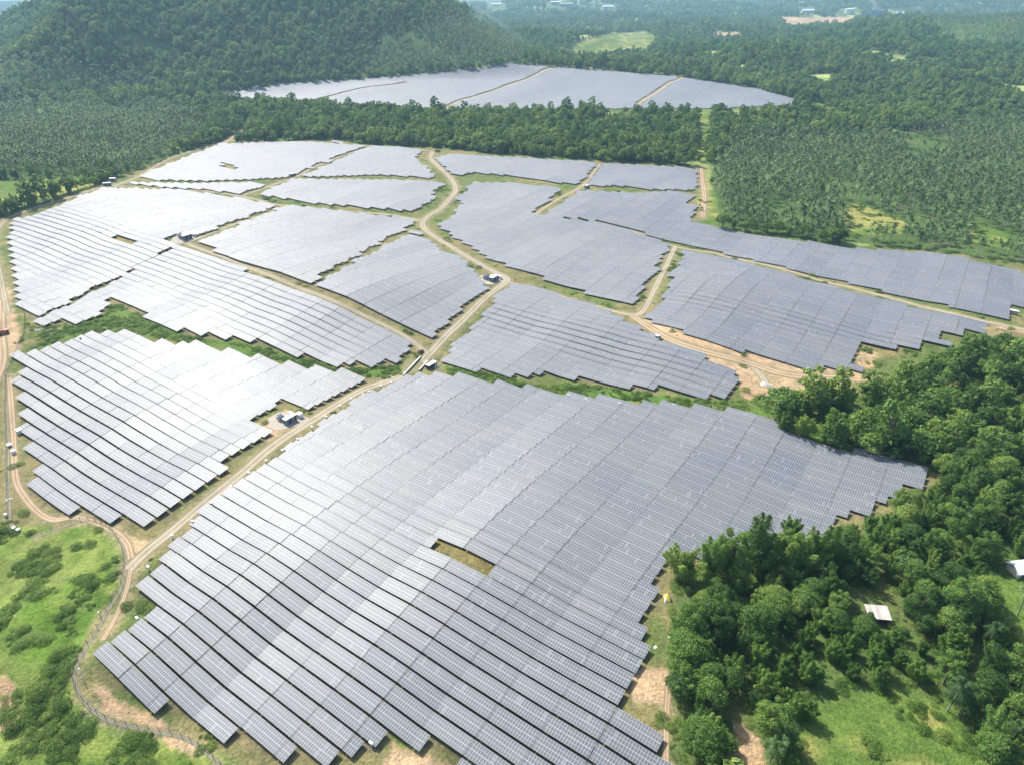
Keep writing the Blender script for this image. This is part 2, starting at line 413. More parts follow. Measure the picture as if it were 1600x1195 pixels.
# ground material: colour attribute holds the cover of the land (grass, dry grass, soil), shader adds grain
def ground_mat():
    m, nt, P, out = new_mat('ground_cover')
    at = nt.nodes.new('ShaderNodeAttribute'); at.attribute_name = 'cover'
    pos = nt.nodes.new('ShaderNodeNewGeometry').outputs['Position']
    n1 = noise(nt, 0.12, 6, pos, 0.65); n2 = noise(nt, 0.9, 4, pos, 0.7); n3 = noise(nt, 0.025, 3, pos)
    c = mixc(nt, 1.0, at.outputs['Color'], ramp(nt, n1, [(0.25, (0.50, 0.55, 0.50)), (0.5, (1, 1, 1)), (0.78, (1.45, 1.32, 1.15))]), 'MULTIPLY')
    c = mixc(nt, 1.0, c, ramp(nt, n2, [(0.2, (0.7, 0.72, 0.7)), (0.5, (1, 1, 1)), (0.8, (1.3, 1.28, 1.2))]), 'MULTIPLY')
    n4 = noise(nt, 0.45, 6, pos, 0.8)
    c = mixc(nt, 1.0, c, ramp(nt, n4, [(0.30, (0.55, 0.66, 0.5)), (0.46, (1, 1, 1)), (0.62, (1.25, 1.2, 1.15))]), 'MULTIPLY')
    c = mixc(nt, mathn(nt, 'MULTIPLY', ramp(nt, n3, [(0.5, (0, 0, 0)), (0.7, (1, 1, 1))]), 0.35), c, (0.22, 0.19, 0.09))
    nt.links.new(c, P.inputs['Base Color'])
    P.inputs['Roughness'].default_value = 1.0; P.inputs['Specular IOR Level'].default_value = 0.1
    b = nt.nodes.new('ShaderNodeBump'); b.inputs['Strength'].default_value = 0.8; b.inputs['Distance'].default_value = 1.0
    nt.links.new(mathn(nt, 'ADD', n1, n2), b.inputs['Height']); nt.links.new(b.outputs[0], P.inputs['Normal'])
    return m
M['ground'] = ground_mat()

def road_mat(name, a, b_, c_):
    m, nt, P, out = new_mat(name)
    pos = nt.nodes.new('ShaderNodeNewGeometry').outputs['Position']
    uv = nt.nodes.new('ShaderNodeUVMap').outputs['UV']
    sep = nt.nodes.new('ShaderNodeSeparateXYZ'); nt.links.new(uv, sep.inputs[0])
    n1 = noise(nt, 0.09, 5, pos, 0.6); n2 = noise(nt, 1.1, 4, pos, 0.7)
    c = ramp(nt, n1, [(0.3, a), (0.5, b_), (0.75, c_)])
    c = mixc(nt, 1.0, c, ramp(nt, n2, [(0.2, (0.72, 0.72, 0.72)), (0.8, (1.22, 1.2, 1.16))]), 'MULTIPLY')
    # two wheel ruts, paler than the crown and the verges
    d = mathn(nt, 'ABSOLUTE', mathn(nt, 'SUBTRACT', mathn(nt, 'ABSOLUTE', mathn(nt, 'SUBTRACT', sep.outputs['X'], 0.5)), 0.2))
    rut = mathn(nt, 'MULTIPLY', mathn(nt, 'LESS_THAN', d, 0.085), mathn(nt, 'MULTIPLY', n2, 0.9))
    c = mixc(nt, rut, c, (0.50, 0.45, 0.36))
    edge = mathn(nt, 'ABSOLUTE', mathn(nt, 'SUBTRACT', sep.outputs['X'], 0.5))
    ef = mathn(nt, 'GREATER_THAN', mathn(nt, 'ADD', edge, mathn(nt, 'MULTIPLY', mathn(nt, 'ADD', n1, mathn(nt, 'MULTIPLY', n2, 0.5)), 0.32)), 0.60)
    c = mixc(nt, mathn(nt, 'MULTIPLY', ef, 0.75), c, (0.20, 0.19, 0.09))
    nt.links.new(c, P.inputs['Base Color']); P.inputs['Roughness'].default_value = 1.0
    P.inputs['Specular IOR Level'].default_value = 0.1
    b = nt.nodes.new('ShaderNodeBump'); b.inputs['Strength'].default_value = 0.4
    nt.links.new(n2, b.inputs['Height']); nt.links.new(b.outputs[0], P.inputs['Normal'])
    return m
M['road'] = road_mat('gravel_road', (0.22, 0.19, 0.13), (0.30, 0.255, 0.18), (0.36, 0.315, 0.24))
M['track'] = road_mat('dirt_track', (0.26, 0.17, 0.095), (0.34, 0.235, 0.14), (0.39, 0.29, 0.185))

M['path'] = road_mat('stony_path', (0.10, 0.115, 0.06), (0.17, 0.165, 0.11), (0.24, 0.22, 0.17))

def panel_mat():
    """photovoltaic glass: x of the UV counts modules along the table, y counts modules up the slope"""
    m, nt, P, out = new_mat('photovoltaic_glass')
    uv = nt.nodes.new('ShaderNodeUVMap').outputs['UV']
    sep = nt.nodes.new('ShaderNodeSeparateXYZ'); nt.links.new(uv, sep.inputs[0])
    fx = mathn(nt, 'FRACT', sep.outputs['X']); fy = mathn(nt, 'FRACT', sep.outputs['Y'])
    ex = mathn(nt, 'ABSOLUTE', mathn(nt, 'SUBTRACT', fx, 0.5)); ey = mathn(nt, 'ABSOLUTE', mathn(nt, 'SUBTRACT', fy, 0.5))
    line = mathn(nt, 'MAXIMUM', mathn(nt, 'GREATER_THAN', ex, 0.445), mathn(nt, 'GREATER_THAN', ey, 0.474))
    line = mathn(nt, 'MAXIMUM', line, mathn(nt, 'LESS_THAN', ey, 0.016))
    at = nt.nodes.new('ShaderNodeAttribute'); at.attribute_name = 'tint'
    oi = nt.nodes.new('ShaderNodeObjectInfo')
    rnd = mathn(nt, 'FRACT', mathn(nt, 'ADD', at.outputs['Fac'], oi.outputs['Random']))
    wn_ = nt.nodes.new('ShaderNodeTexWhiteNoise'); wn_.noise_dimensions = '3D'
    fl = nt.nodes.new('ShaderNodeVectorMath'); fl.operation = 'FLOOR'; nt.links.new(uv, fl.inputs[0])
    ad = nt.nodes.new('ShaderNodeVectorMath'); ad.operation = 'ADD'
    nt.links.new(fl.outputs[0], ad.inputs[0])
    cmb = nt.nodes.new('ShaderNodeCombineXYZ'); nt.links.new(rnd, cmb.inputs[2]); nt.links.new(cmb.outputs[0], ad.inputs[1])
    nt.links.new(ad.outputs[0], wn_.inputs['Vector'])
    cell = mixc(nt, rnd, (0.050, 0.068, 0.090), (0.094, 0.106, 0.120))
    cell = mixc(nt, mathn(nt, 'MULTIPLY', wn_.outputs['Value'], 0.35), cell, (0.08, 0.095, 0.115))
    gp = nt.nodes.new('ShaderNodeNewGeometry').outputs['Position']
    dust = ramp(nt, noise(nt, 0.035, 4, gp, 0.6), [(0.35, (0.88, 0.93, 1.0)), (0.65, (1.22, 1.15, 1.08))])
    cell = mixc(nt, 1.0, cell, dust, 'MULTIPLY')
    cell = mixc(nt, mathn(nt, 'MULTIPLY', mathn(nt, 'GREATER_THAN', wn_.outputs['Value'], 0.975), 0.5), cell, (0.20, 0.21, 0.24))
    seam = mathn(nt, 'MULTIPLY', mathn(nt, 'GREATER_THAN', ey, 0.480), mathn(nt, 'GREATER_THAN', mathn(nt, 'SUBTRACT', 0.6, mathn(nt, 'ABSOLUTE', mathn(nt, 'SUBTRACT', sep.outputs['Y'], 1.0))), 0.1))
    c = mixc(nt, line, cell, (0.36, 0.37, 0.385))
    c = mixc(nt, seam, c, (0.50, 0.52, 0.54))
    nt.links.new(c, P.inputs['Base Color'])
    rg = mathn(nt, 'ADD', 0.77, mathn(nt, 'MULTIPLY', rnd, 0.05))
    nt.links.new(rg, P.inputs['Roughness'])
    P.inputs['IOR'].default_value = 1.5
    P.inputs['Specular IOR Level'].default_value = 0.93
    P.inputs['Coat Weight'].default_value = 0.34
    P.inputs['Coat Roughness'].default_value = 0.42
    return m
M['panel'] = panel_mat()

# ------------------------------------------------------------------ roads as centre lines on the ground
def smooth_line(P, step=3.0):
    P = np.asarray(P, float)
    Q = np.vstack([2*P[0]-P[1], P, 2*P[-1]-P[-2]])
    out = []
    for i in range(1, len(Q) - 2):
        n = max(2, int(np.linalg.norm(Q[i+1] - Q[i]) / step))
        t = np.linspace(0, 1, n, endpoint=False)[:, None]
        out.append(0.5 * (2*Q[i] + (Q[i+1]-Q[i-1])*t + (2*Q[i-1]-5*Q[i]+4*Q[i+1]-Q[i+2])*t**2 + (3*Q[i]-Q[i-1]-3*Q[i+1]+Q[i+2])*t**3))
    out.append(P[-1:])
    return np.concatenate(out)
ROADLINES = [(n, w, smooth_line(ground(px)[:, :2], 3.0)) for n, w, px in ROADS]
ALLROAD = np.concatenate([np.column_stack([l[::2], np.full(len(l[::2]), w)]) for n, w, l in ROADLINES])

def road_dist(x, y):
    """distance to the edge of the nearest road"""
    x = np.asarray(x); y = np.asarray(y); out = np.full(x.shape, 1e3)
    fx, fy, fo = x.ravel(), y.ravel(), out.ravel()
    for n, w, l in ROADLINES:
        lo, hi = l.min(0) - 15, l.max(0) + 15
        idx = np.where((fx > lo[0]) & (fx < hi[0]) & (fy > lo[1]) & (fy < hi[1]))[0]
        L = l[::2] if len(l) > 3 else l
        for s in range(0, len(idx), 20000):
            ii = idx[s:s+20000]
            d = np.sqrt(((fx[ii, None] - L[None, :, 0])**2 + (fy[ii, None] - L[None, :, 1])**2).min(1)) - w / 2
            fo[ii] = np.minimum(fo[ii], d)
    return fo.reshape(x.shape)

# ------------------------------------------------------------------ ground sheet (a fan of rows, finer near the farm)
def build_ground():
    rr = [300.0]
    while rr[-1] < 8800:
        r = rr[-1]
        rr.append(r + (2.2 if r < 1150 else max(2.2, (r - 1150) * 0.016 + 2.2)))
    rr = np.array(rr)
    an = np.linspace(R(-50), R(50), 520)
    RR, AA = np.meshgrid(rr, an, indexing='ij')
    X = RR * np.sin(AA); Y = RR * np.cos(AA) - 400.0
    Z = terrain(X, Y)
    u, v, d = project(X, Y, Z)
    uc = np.clip(u, 3, 1597); vc = np.clip(v, 0, 1400)
    j1 = (vnoise(X / 9, Y / 9, 3) - .5) * 6 * (300 / d); j2 = (vnoise(X / 9, Y / 9, 9) - .5) * 6 * (300 / d)
    ujit, vjit = uc + j1, vc + j2
    nz = vnoise(X / 30, Y / 30, 1) * .6 + vnoise(X / 8, Y / 8, 2) * .4
    col = np.zeros(X.shape + (3,))
    col[:] = np.array([0.085, 0.135, 0.040])
    cl = clearing(X, Y)[..., None]
    col[:] = col * (1 - cl) + np.array([0.21, 0.27, 0.095]) * cl                         # forest floor
    for p in PALMS: col[inpoly(ujit, vjit, p)] = np.array([0.07, 0.125, 0.035])
    site = inpoly(ujit, vjit, SITE)
    c1 = np.array([0.115, 0.155, 0.05]); c2 = np.array([0.20, 0.185, 0.085])
    col[site] = (c1 + (c2 - c1) * sstep(.42, .62, nz)[..., None])[site]
    fld = np.zeros(X.shape, bool)
    for k, p in FIELDS.items():
        if k == 'far':
            fld |= inpoly(u, v, p)
    col[fld] = np.array([0.24, 0.20, 0.14])
    for k, p in FIELDS.items():
        if k != 'far':
            m = inpoly(u, v, p)
            col[m] = (np.array([0.13, 0.13, 0.06]) + (np.array([0.20, 0.17, 0.10]) - np.array([0.13, 0.13, 0.06])) * sstep(.35, .65, nz)[..., None])[m]
    for p in MEADOW:
        m = inpoly(ujit, vjit, p)
        a, b = np.array([0.10, 0.165, 0.035]), np.array([0.27, 0.27, 0.085])
        col[m] = (a + (b - a) * sstep(.4, .65, nz)[..., None])[m]
    # scrub land near left
    m = inpoly(ujit, np.maximum(vjit, 0), [(-500,828),(90,823),(150,815),(175,830),(197,870),(190,940),(125,1035),(113,1065),(160,1118),(240,1138),(320,1160),(372,1200),(380,1500),(-500,1500)])
    a, b = np.array([0.095, 0.175, 0.028]), np.array([0.18, 0.235, 0.06])
    col[m & ~fld] = (a + (b - a) * sstep(.35, .65, nz)[..., None])[m & ~fld]
    # creek bands
    for p in CREEK:
        m = inpoly(ujit, vjit, p); col[m] = np.array([0.09, 0.16, 0.035]) * (0.8 + .5 * nz[m][:, None])
    for p in [[(668,826),(690,826),(778,877),(770,900),(655,845)]] + HOLES[1:3]:
        m = inpoly(u, v, p); col[m] = (np.array([0.22, 0.19, 0.08]) * (0.5 + .8 * nz[m][:, None]))
    for p in SOIL:
        m = inpoly(ujit, vjit, p)
        a, b = np.array([0.36, 0.24, 0.14]), np.array([0.46, 0.35, 0.23])
        col[m] = (a + (b - a) * nz[..., None])[m]
    rd = road_dist(X, Y)
    w = (1 - sstep(0.3, 3.0, rd + (nz - .5) * 4))[..., None] * .8
    col = col * (1 - w) + np.array([0.30, 0.25, 0.16]) * w
    ni, nj = X.shape
    I = np.arange(ni * nj).reshape(ni, nj)
    F = np.stack([I[:-1, :-1], I[:-1, 1:], I[1:, 1:], I[1:, :-1]], -1).reshape(-1, 4)[:, ::-1]
    me = np_mesh('ground', np.stack([X, Y, Z], -1).reshape(-1, 3), F, [M['ground']], None, True)
    ca = me.color_attributes.new('cover', 'FLOAT_COLOR', 'POINT')
    ca.data.foreach_set('color', np.concatenate([col.reshape(-1, 3), np.ones((ni * nj, 1))], 1).astype(np.float32).ravel())
    o = bpy.data.objects.new('ground', me); COL.objects.link(o)
    o['kind'] = 'structure'
FARB = [(775,8,22),(868,6,22),(885,4,14),(907,3,12),(931,3,12),(950,10,20),(1258,14,18),(1327,17,24),(1368,20,16),(1400,18,20)]
CREEK = [[(40,548),(100,515),(165,490),(180,474),(230,499),(297,527),(370,536),(450,553),(533,577),(622,572),(632,585),(600,592),(578,590),(490,580),(400,556),(283,534),(187,520),(146,520)],
         [(690,572),(761,584),(830,600),(913,600),(1027,616),(1104,627),(1150,627),(1195,618),(1205,648),(1100,638),(905,619),(830,606),(700,586)]]
build_ground()

def build_roads():
    for name, w, l in ROADLINES:
        T = np.gradient(l, axis=0); T /= np.linalg.norm(T, axis=1)[:, None]
        Nn = np.stack([-T[:, 1], T[:, 0]], 1)
        K = 7; s = np.linspace(-.5, .5, K)
        n = len(l)
        wj = w * (1 + 0.22 * (vnoise(np.arange(n) / 4.0, np.arange(n) * 0.0, 5) - .5))
        P = l[:, None, :] + Nn[:, None, :] * (s[None, :, None] * wj[:, None, None])
        dist = np.hypot(P[..., 0], P[..., 1])
        Z = terrain(P[..., 0], P[..., 1]) + 0.05 + 0.00018 * np.maximum(dist - 500, 0)
        V = np.concatenate([P, Z[..., None]], -1).reshape(-1, 3)
        I = np.arange(n * K).reshape(n, K)
        F = np.stack([I[:-1, :-1], I[1:, :-1], I[1:, 1:], I[:-1, 1:]], -1).reshape(-1, 4)[:, ::-1]
        me = np_mesh(name, V, F, [M['path'] if name == 'footpath' else M['road'] if name == 'service_road' else M['track']], None, True)
        uvl = me.uv_layers.new(name='UVMap')
        U = np.broadcast_to((s + .5)[None, :], (n, K)).reshape(-1); W = np.broadcast_to(np.arange(n)[:, None] * .5, (n, K)).reshape(-1)
        uvl.data.foreach_set('uv', np.stack([U[F.ravel()], W[F.ravel()]], 1).astype(np.float32).ravel())
        o = bpy.data.objects.new(name, me); COL.objects.link(o); o['kind'] = 'structure'
build_roads()

# ------------------------------------------------------------------ solar tables
ROWP, TL, TW, NM, TGAP = 5.85, 14.84, 5.08, 16, 0.18
TILT = R(9.5)
TH = 1.5
TFRAC = {4: 1.0, 3: 0.75, 2: 0.5, 1: 0.25}
def module_template(full=True, q=4):
    """28 modules, each a shallow tray of its own, on the sloping plane of a table; origin at the ground under its middle"""
    V, F, UV, MI = [], [], [], []
    NMq = NM * q // 4; TLq = TL * q / 4
    pw, phh = TLq / NMq, TW / 2
    def quad(p, uv, mi):
        b = len(V); V.extend(p); F.append([b, b+1, b+2, b+3]); UV.append(uv); MI.append(mi)
    if full:
        for i in range(NMq):
            for j in range(2):
                x0, x1 = -TLq/2 + i*pw + .012, -TLq/2 + (i+1)*pw - .012
                y0, y1 = -TW/2 + j*phh + .014, -TW/2 + (j+1)*phh - .014
                zt, zb = 0.04, 0.0
                uv = [(i, j), (i+1, j), (i+1, j+1), (i, j+1)]
                quad([(x0,y0,zt),(x1,y0,zt),(x1,y1,zt),(x0,y1,zt)], uv, 0)
                fr = [(i+.01, j+.01)] * 4
                quad([(x0,y0,zb),(x1,y0,zb),(x1,y0,zt),(x0,y0,zt)], fr, 1)
                quad([(x1,y0,zb),(x1,y1,zb),(x1,y1,zt),(x1,y0,zt)], fr, 1)
                quad([(x0,y1,zt),(x1,y1,zt),(x1,y1,zb),(x0,y1,zb)], fr, 1)
                quad([(x0,y0,zt),(x0,y1,zt),(x0,y1,zb),(x0,y0,zb)], fr, 1)
                quad([(x0,y1,zb),(x1,y1,zb),(x1,y0,zb),(x0,y0,zb)], fr, 2)
    else:
        x0, x1, y0, y1 = -TLq/2, TLq/2, -TW/2, TW/2
        quad([(x0,y0,.04),(x1,y0,.04),(x1,y1,.04),(x0,y1,.04)], [(0,0),(NMq,0),(NMq,2),(0,2)], 0)
        fr = [(.01,.01)] * 4
        quad([(x0,y0,0),(x1,y0,0),(x1,y0,.04),(x0,y0,.04)], fr, 1)
        quad([(x1,y0,0),(x1,y1,0),(x1,y1,.04),(x1,y0,.04)], fr, 1)
        quad([(x0,y1,.04),(x1,y1,.04),(x1,y1,0),(x0,y1,0)], fr, 1)
        quad([(x0,y0,.04),(x0,y1,.04),(x0,y1,0),(x0,y0,0)], fr, 1)
        quad([(x0,y1,0),(x1,y1,0),(x1,y0,0),(x0,y0,0)], fr, 2)
    V = np.array(V, float); F = np.array(F); UV = np.array(UV, float); MI = np.array(MI)
    c, s = math.cos(TILT), math.sin(TILT)
    V = np.stack([V[:,0], V[:,1]*c - V[:,2]*s, V[:,1]*s + V[:,2]*c + TH], 1)
    return V, F, UV, MI
M['backsheet'] = simple_mat('module_backsheet', (0.10, 0.10, 0.11), 0.6)
def table_proto(q=4):
    V, F, UV, MI = module_template(True, q)
    me = np_mesh('module_array', V, F, [M['panel'], M['galv'], M['backsheet']], MI)
    uvl = me.uv_layers.new(name='UVMap'); uvl.data.foreach_set('uv', UV.reshape(-1, 2).astype(np.float32).ravel())
    c, s = math.cos(TILT), math.sin(TILT)
    fr = MB()
    for y in (-1.9, -.6, .6, 1.9):
        fr.box((0, y*c, TH + y*s - .06), (TL * q / 4, .08, .07))
    for x in np.linspace(-6.4 * q / 4, 6.4 * q / 4, q + 1):
        b = MB(); b.box((x, 0, TH), (.08, TW - .3, .08)); v = b.v[0]
        yy = v[:, 1].copy(); v[:, 1] = yy * c; v[:, 2] += yy * s - .14
        fr.add(v, b.f[0])
    frame = fr.mesh('support_frame', [M['galv']])
    posts = []
    for x in np.linspace(-6.4 * q / 4, 6.4 * q / 4, q + 1):
        for y in (-1.4, 1.4):
            h = TH + y * s - .16
            posts.append(MB().box((x, y*c, h/2 - .5), (.11, .11, h + 1.0)).mesh('post', [M['galv']]))
    return me, frame, posts

GAPROW = []
def gen_tables():
    rows = []
    A = np.arange(-90, 110); B = np.arange(-20, 400)
    AA, BB = np.meshgrid(A, B)
    # rows of every block are offset a little, like the blocks of a real plant
    res = []
    for fi, (k, poly) in enumerate(FIELDS.items()):
        off = (fi * 4.1) % 11
        a = (AA + .5) * (TL + TGAP) + off; b = BB * ROWP
        if k == 'left_lower': b = BB * ROWP + 1.3
        X = a * EDIR[0] + b * NDIR[0]; Y = a * EDIR[1] + b * NDIR[1]
        ok = (Y > 30) & (Y < 2400)
        X, Y, ia, ib = X[ok], Y[ok], AA[ok], BB[ok]
        Z = terrain(X, Y)
        u, v, d = project(X, Y, Z)
        m = inpoly(u, v, poly)
        if k != 'far':
            for e in (-.25, .25):
                x_, y_ = X + EDIR[0] * TL * e, Y + EDIR[1] * TL * e
                u_, v_, d_ = project(x_, y_, terrain(x_, y_)); m &= inpoly(u_, v_, poly)
        for h in HOLES: m &= ~inpoly(u, v, h)
        X, Y, ia, ib, u, v, d, Z = [q[m] for q in (X, Y, ia, ib, u, v, d, Z)]
        if k == 'main':                           # one row has two tables missing
            i0 = int(np.argmin((u - 726) ** 2 + (v - 877) ** 2)); mm = ~((ib == ib[i0]) & (np.abs(u - u[i0] + 4) < 52))
            GAPROW.append((ib[i0], u[i0]))
            X, Y, ia, ib, u, v, d, Z = [q[mm] for q in (X, Y, ia, ib, u, v, d, Z)]
        # the table's ends keep clear of roads
        for e in (-.38, 0, .38):
            rd = road_dist(X + EDIR[0]*TL*e, Y + EDIR[1]*TL*e)
            keep = rd > 1.6
            X, Y, ia, ib, u, v, d, Z = [q[keep] for q in (X, Y, ia, ib, u, v, d, Z)]
        Q = np.full(len(X), 4)
        # shorter tables finish the rows at the edges of the block
        C = []
        for b_ in np.unique(ib):
            sel = np.where(ib == b_)[0]; sel = sel[np.argsort(ia[sel])]
            runs = np.split(sel, np.where(np.diff(ia[sel]) > 1)[0] + 1)
            for rn in runs:
                C.append((rn[0], -1)); C.append((rn[-1], 1))
        C = np.array(C); ci, cs = C[:, 0], C[:, 1]
        done = np.zeros(len(C), bool)
        for q in (3, 2, 1):
            ok_ = ~done
            for f in (.15, .6, .97):
                e = cs * (TL / 2 + TGAP + TL * q / 4 * f)
                x_, y_ = X[ci] + EDIR[0] * e, Y[ci] + EDIR[1] * e
                u_, v_, d_ = project(x_, y_, terrain(x_, y_))
                ok_ &= inpoly(u_, v_, poly) & (road_dist(x_, y_) > 1.2)
                for h in HOLES: ok_ &= ~inpoly(u_, v_, h)
                if k == 'main': ok_ &= ~((ib[ci] == GAPROW[0][0]) & (np.abs(u_ - GAPROW[0][1]) < 58))
            # clear of the next run of the same row
            e = cs * (TL / 2 + TGAP + TL * q / 8)
            x_, y_ = X[ci] + EDIR[0] * e, Y[ci] + EDIR[1] * e
            w = np.where(ok_)[0]
            if len(w):
                z_ = terrain(x_[w], y_[w]); u_, v_, d_ = project(x_[w], y_[w], z_)
                done[w] = True
                X, Y, Z = np.append(X, x_[w]), np.append(Y, y_[w]), np.append(Z, z_)
                ia, ib = np.append(ia, ia[ci[w]] + cs[w]), np.append(ib, ib[ci[w]])
                u, v, d, Q = np.append(u, u_), np.append(v, v_), np.append(d, d_), np.append(Q, np.full(len(w), q))
        res.append(dict(k=k, X=X, Y=Y, Z=Z, ia=ia, ib=ib, u=u, v=v, d=d, q=Q))
    return res
FT = gen_tables()
def ordinal(n):
    return '%d%s' % (n, 'th' if 10 <= n % 100 <= 20 else {1:'st', 2:'nd', 3:'rd'}.get(n % 10, 'th'))
def table_matrix(x, y, rx, ry):
    """heading along the row, leaning with the slope along the row"""
    e = EDIR * 6.5
    za, zb = terrain(x - e[0], y - e[1]), terrain(x + e[0], y + e[1])
    z = (za + zb) / 2
    roll = np.arctan2(zb - za, 13.0)
    return z, roll + ry, rx
NEAR_IDS = []
def build_tables():
    allt = []
    for f in FT:
        for i in range(len(f['X'])):
            allt.append((f['d'][i], f['k'], f['X'][i], f['Y'][i], int(f['ia'][i]), int(f['ib'][i]), f['u'][i], f['v'][i], int(f['q'][i])))
    print('tables total', len(allt), {f['k']: len(f['X']) for f in FT})
    vis = [t for t in allt if 0 < t[6] < 1600 and t[7] < 1190]
    vis.sort(key=lambda t: t[0])
    near = vis[:300]
    nearset = {(t[1], t[4], t[5]) for t in near}
    rest = [t for t in allt if (t[1], t[4], t[5]) not in nearset]
    me, frame, posts = table_proto()
    rz = math.atan2(EDIR[1], EDIR[0])
    root = empty('solar_table', (0, 0, 0))
    parts = [bpy.data.objects.new('module_array', me), bpy.data.objects.new('support_frame', frame)] + [bpy.data.objects.new('post', p) for p in posts]
    parts[0]['kind'] = 'stuff'
    for p in parts: COL.objects.link(p); p.parent = root
    PARTS = {4: parts}
    for q4 in (1, 2, 3):
        me_, fr_, po_ = table_proto(q4)
        PARTS[q4] = [bpy.data.objects.new('module_array', me_), bpy.data.objects.new('support_frame', fr_)] + [bpy.data.objects.new('post', p) for p in po_]
        PARTS[q4][0]['kind'] = 'stuff'
    near.sort(key=lambda t: t[8] != 4)
    mains = sorted({t[5] for t in allt if t[1] == 'main' and 0 < t[6] < 1600 and t[7] < 1190})
    rowrank = {b: i + 1 for i, b in enumerate(mains)}
    lls = sorted({t[5] for t in allt if t[1] == 'left_lower'})
    for i, t in enumerate(near):
        d, k, x, y, ia, ib, u, v, q4 = t
        if i == 0: o, ps = root, parts
        else:
            o = root.copy(); COL.objects.link(o)
            for p in PARTS[q4]:
                c = p.copy(); COL.objects.link(c); c.parent = o
        z, roll, rx = table_matrix(x, y, R(rng.normal(0, .5)), R(rng.normal(0, .35)))
        o.rotation_mode = 'XYZ'
        o.location = (x, y, z)
        m = Matrix.Rotation(rz, 4, 'Z') @ Matrix.Rotation(-float(roll), 4, 'Y') @ Matrix.Rotation(rx, 4, 'X')
        o.rotation_euler = m.to_euler()
        same = sorted([q[4] for q in vis if q[1] == k and q[5] == ib])
        pos = same.index(ia) + 1; n = len(same)
        end = ordinal(pos) + ' from left end' if pos <= n / 2 else (ordinal(n - pos + 1) + ' from right end' if n - pos else 'last at right end')
        if pos == 1: end = 'first at left end'
        if k == 'main': lab = 'solar table, %s of the %s row up in the nearest field' % (end, ordinal(rowrank[ib]))
        else: lab = 'solar table, %s of the %s row up left of the road' % (end, ordinal(lls.index(ib) + 1 if ib in lls else 1))
        tag(o, lab, 'solar panel', 'solar tables in long rows across the near field')
    # the other tables: real tables, joined
    TF = {q: module_template(True, q) for q in (1, 2, 3, 4)}; TS = {q: module_template(False, q) for q in (1, 2, 3, 4)}; PB = {}
    for q in (1, 2, 3, 4):
        pb = MB()
        for x in np.linspace(-6.3 * q / 4, 6.3 * q / 4, q + 1):
            pb.box((x, 1.4, .35), (.12, .12, 2.0)); pb.box((x, -1.4, .05), (.12, .12, 2.0))
        PB[q] = np.concatenate(pb.v), np.concatenate(pb.f)
    Vs, Fs, Us, Ms, Ts = [], [], [], [], []; nv = 0
    for t in rest:
        d, k, x, y, ia, ib, u, v, q4 = t
        z, roll, rx = table_matrix(x, y, R(rng.normal(0, .45)), R(rng.normal(0, .3)))
        Rm = np.array((Matrix.Rotation(rz, 3, 'Z') @ Matrix.Rotation(-float(roll), 3, 'Y') @ Matrix.Rotation(rx, 3, 'X')))
        tv, tf, tu, tm = TF[q4] if d < 400 else TS[q4]
        PV, PFc = PB[q4]
        if d < 900:
            tv2 = np.concatenate([tv, PV]); tf2 = np.concatenate([tf, PFc + len(tv)]); tu2 = np.concatenate([tu, np.full((len(PFc), 4, 2), .01)]); tm2 = np.concatenate([tm, np.ones(len(PFc), int)])
        else: tv2, tf2, tu2, tm2 = tv, tf, tu, tm
        Vs.append(tv2 @ Rm.T + np.array([x, y, z])); Fs.append(tf2 + nv); Us.append(tu2); Ms.append(tm2)
        Ts.append(np.full(len(tv2), rng.random())); nv += len(tv2)
    me2 = np_mesh('distant_solar_tables', np.concatenate(Vs), np.concatenate(Fs), [M['panel'], M['galv'], M['backsheet']], np.concatenate(Ms))
    uvl = me2.uv_layers.new(name='UVMap'); uvl.data.foreach_set('uv', np.concatenate(Us).reshape(-1, 2).astype(np.float32).ravel())
    at = me2.attributes.new('tint', 'FLOAT', 'POINT'); at.data.foreach_set('value', np.concatenate(Ts).astype(np.float32))
    o = bpy.data.objects.new('solar_tables', me2); COL.objects.link(o)
    tag(o, 'thousands of solar tables in rows on the further blocks of the solar farm', 'solar panels', None, 'stuff')
    print('stuff faces', len(me2.polygons))
build_tables()

# ------------------------------------------------------------------ vegetation prototypes
def leaves(pts, nrm, size, rg, aspect=.62, jit=.55):
    n = len(pts)
    N = nrm + rg.normal(0, jit, (n, 3)); N /= np.linalg.norm(N, axis=1)[:, None] + 1e-9
    T = np.cross(N, rg.normal(0, 1, (n, 3))); T /= np.linalg.norm(T, axis=1)[:, None] + 1e-9
    B = np.cross(N, T)
    s = (size * rg.uniform(.6, 1.35, n))[:, None]
    a, b = T * s * .5, B * s * .5 * aspect
    V = np.stack([pts - a, pts - b * .9, pts + a, pts + b * .9], 1)      # a pointed leaf clump
    F = np.arange(n * 4).reshape(n, 4)
    return V.reshape(-1, 3), F

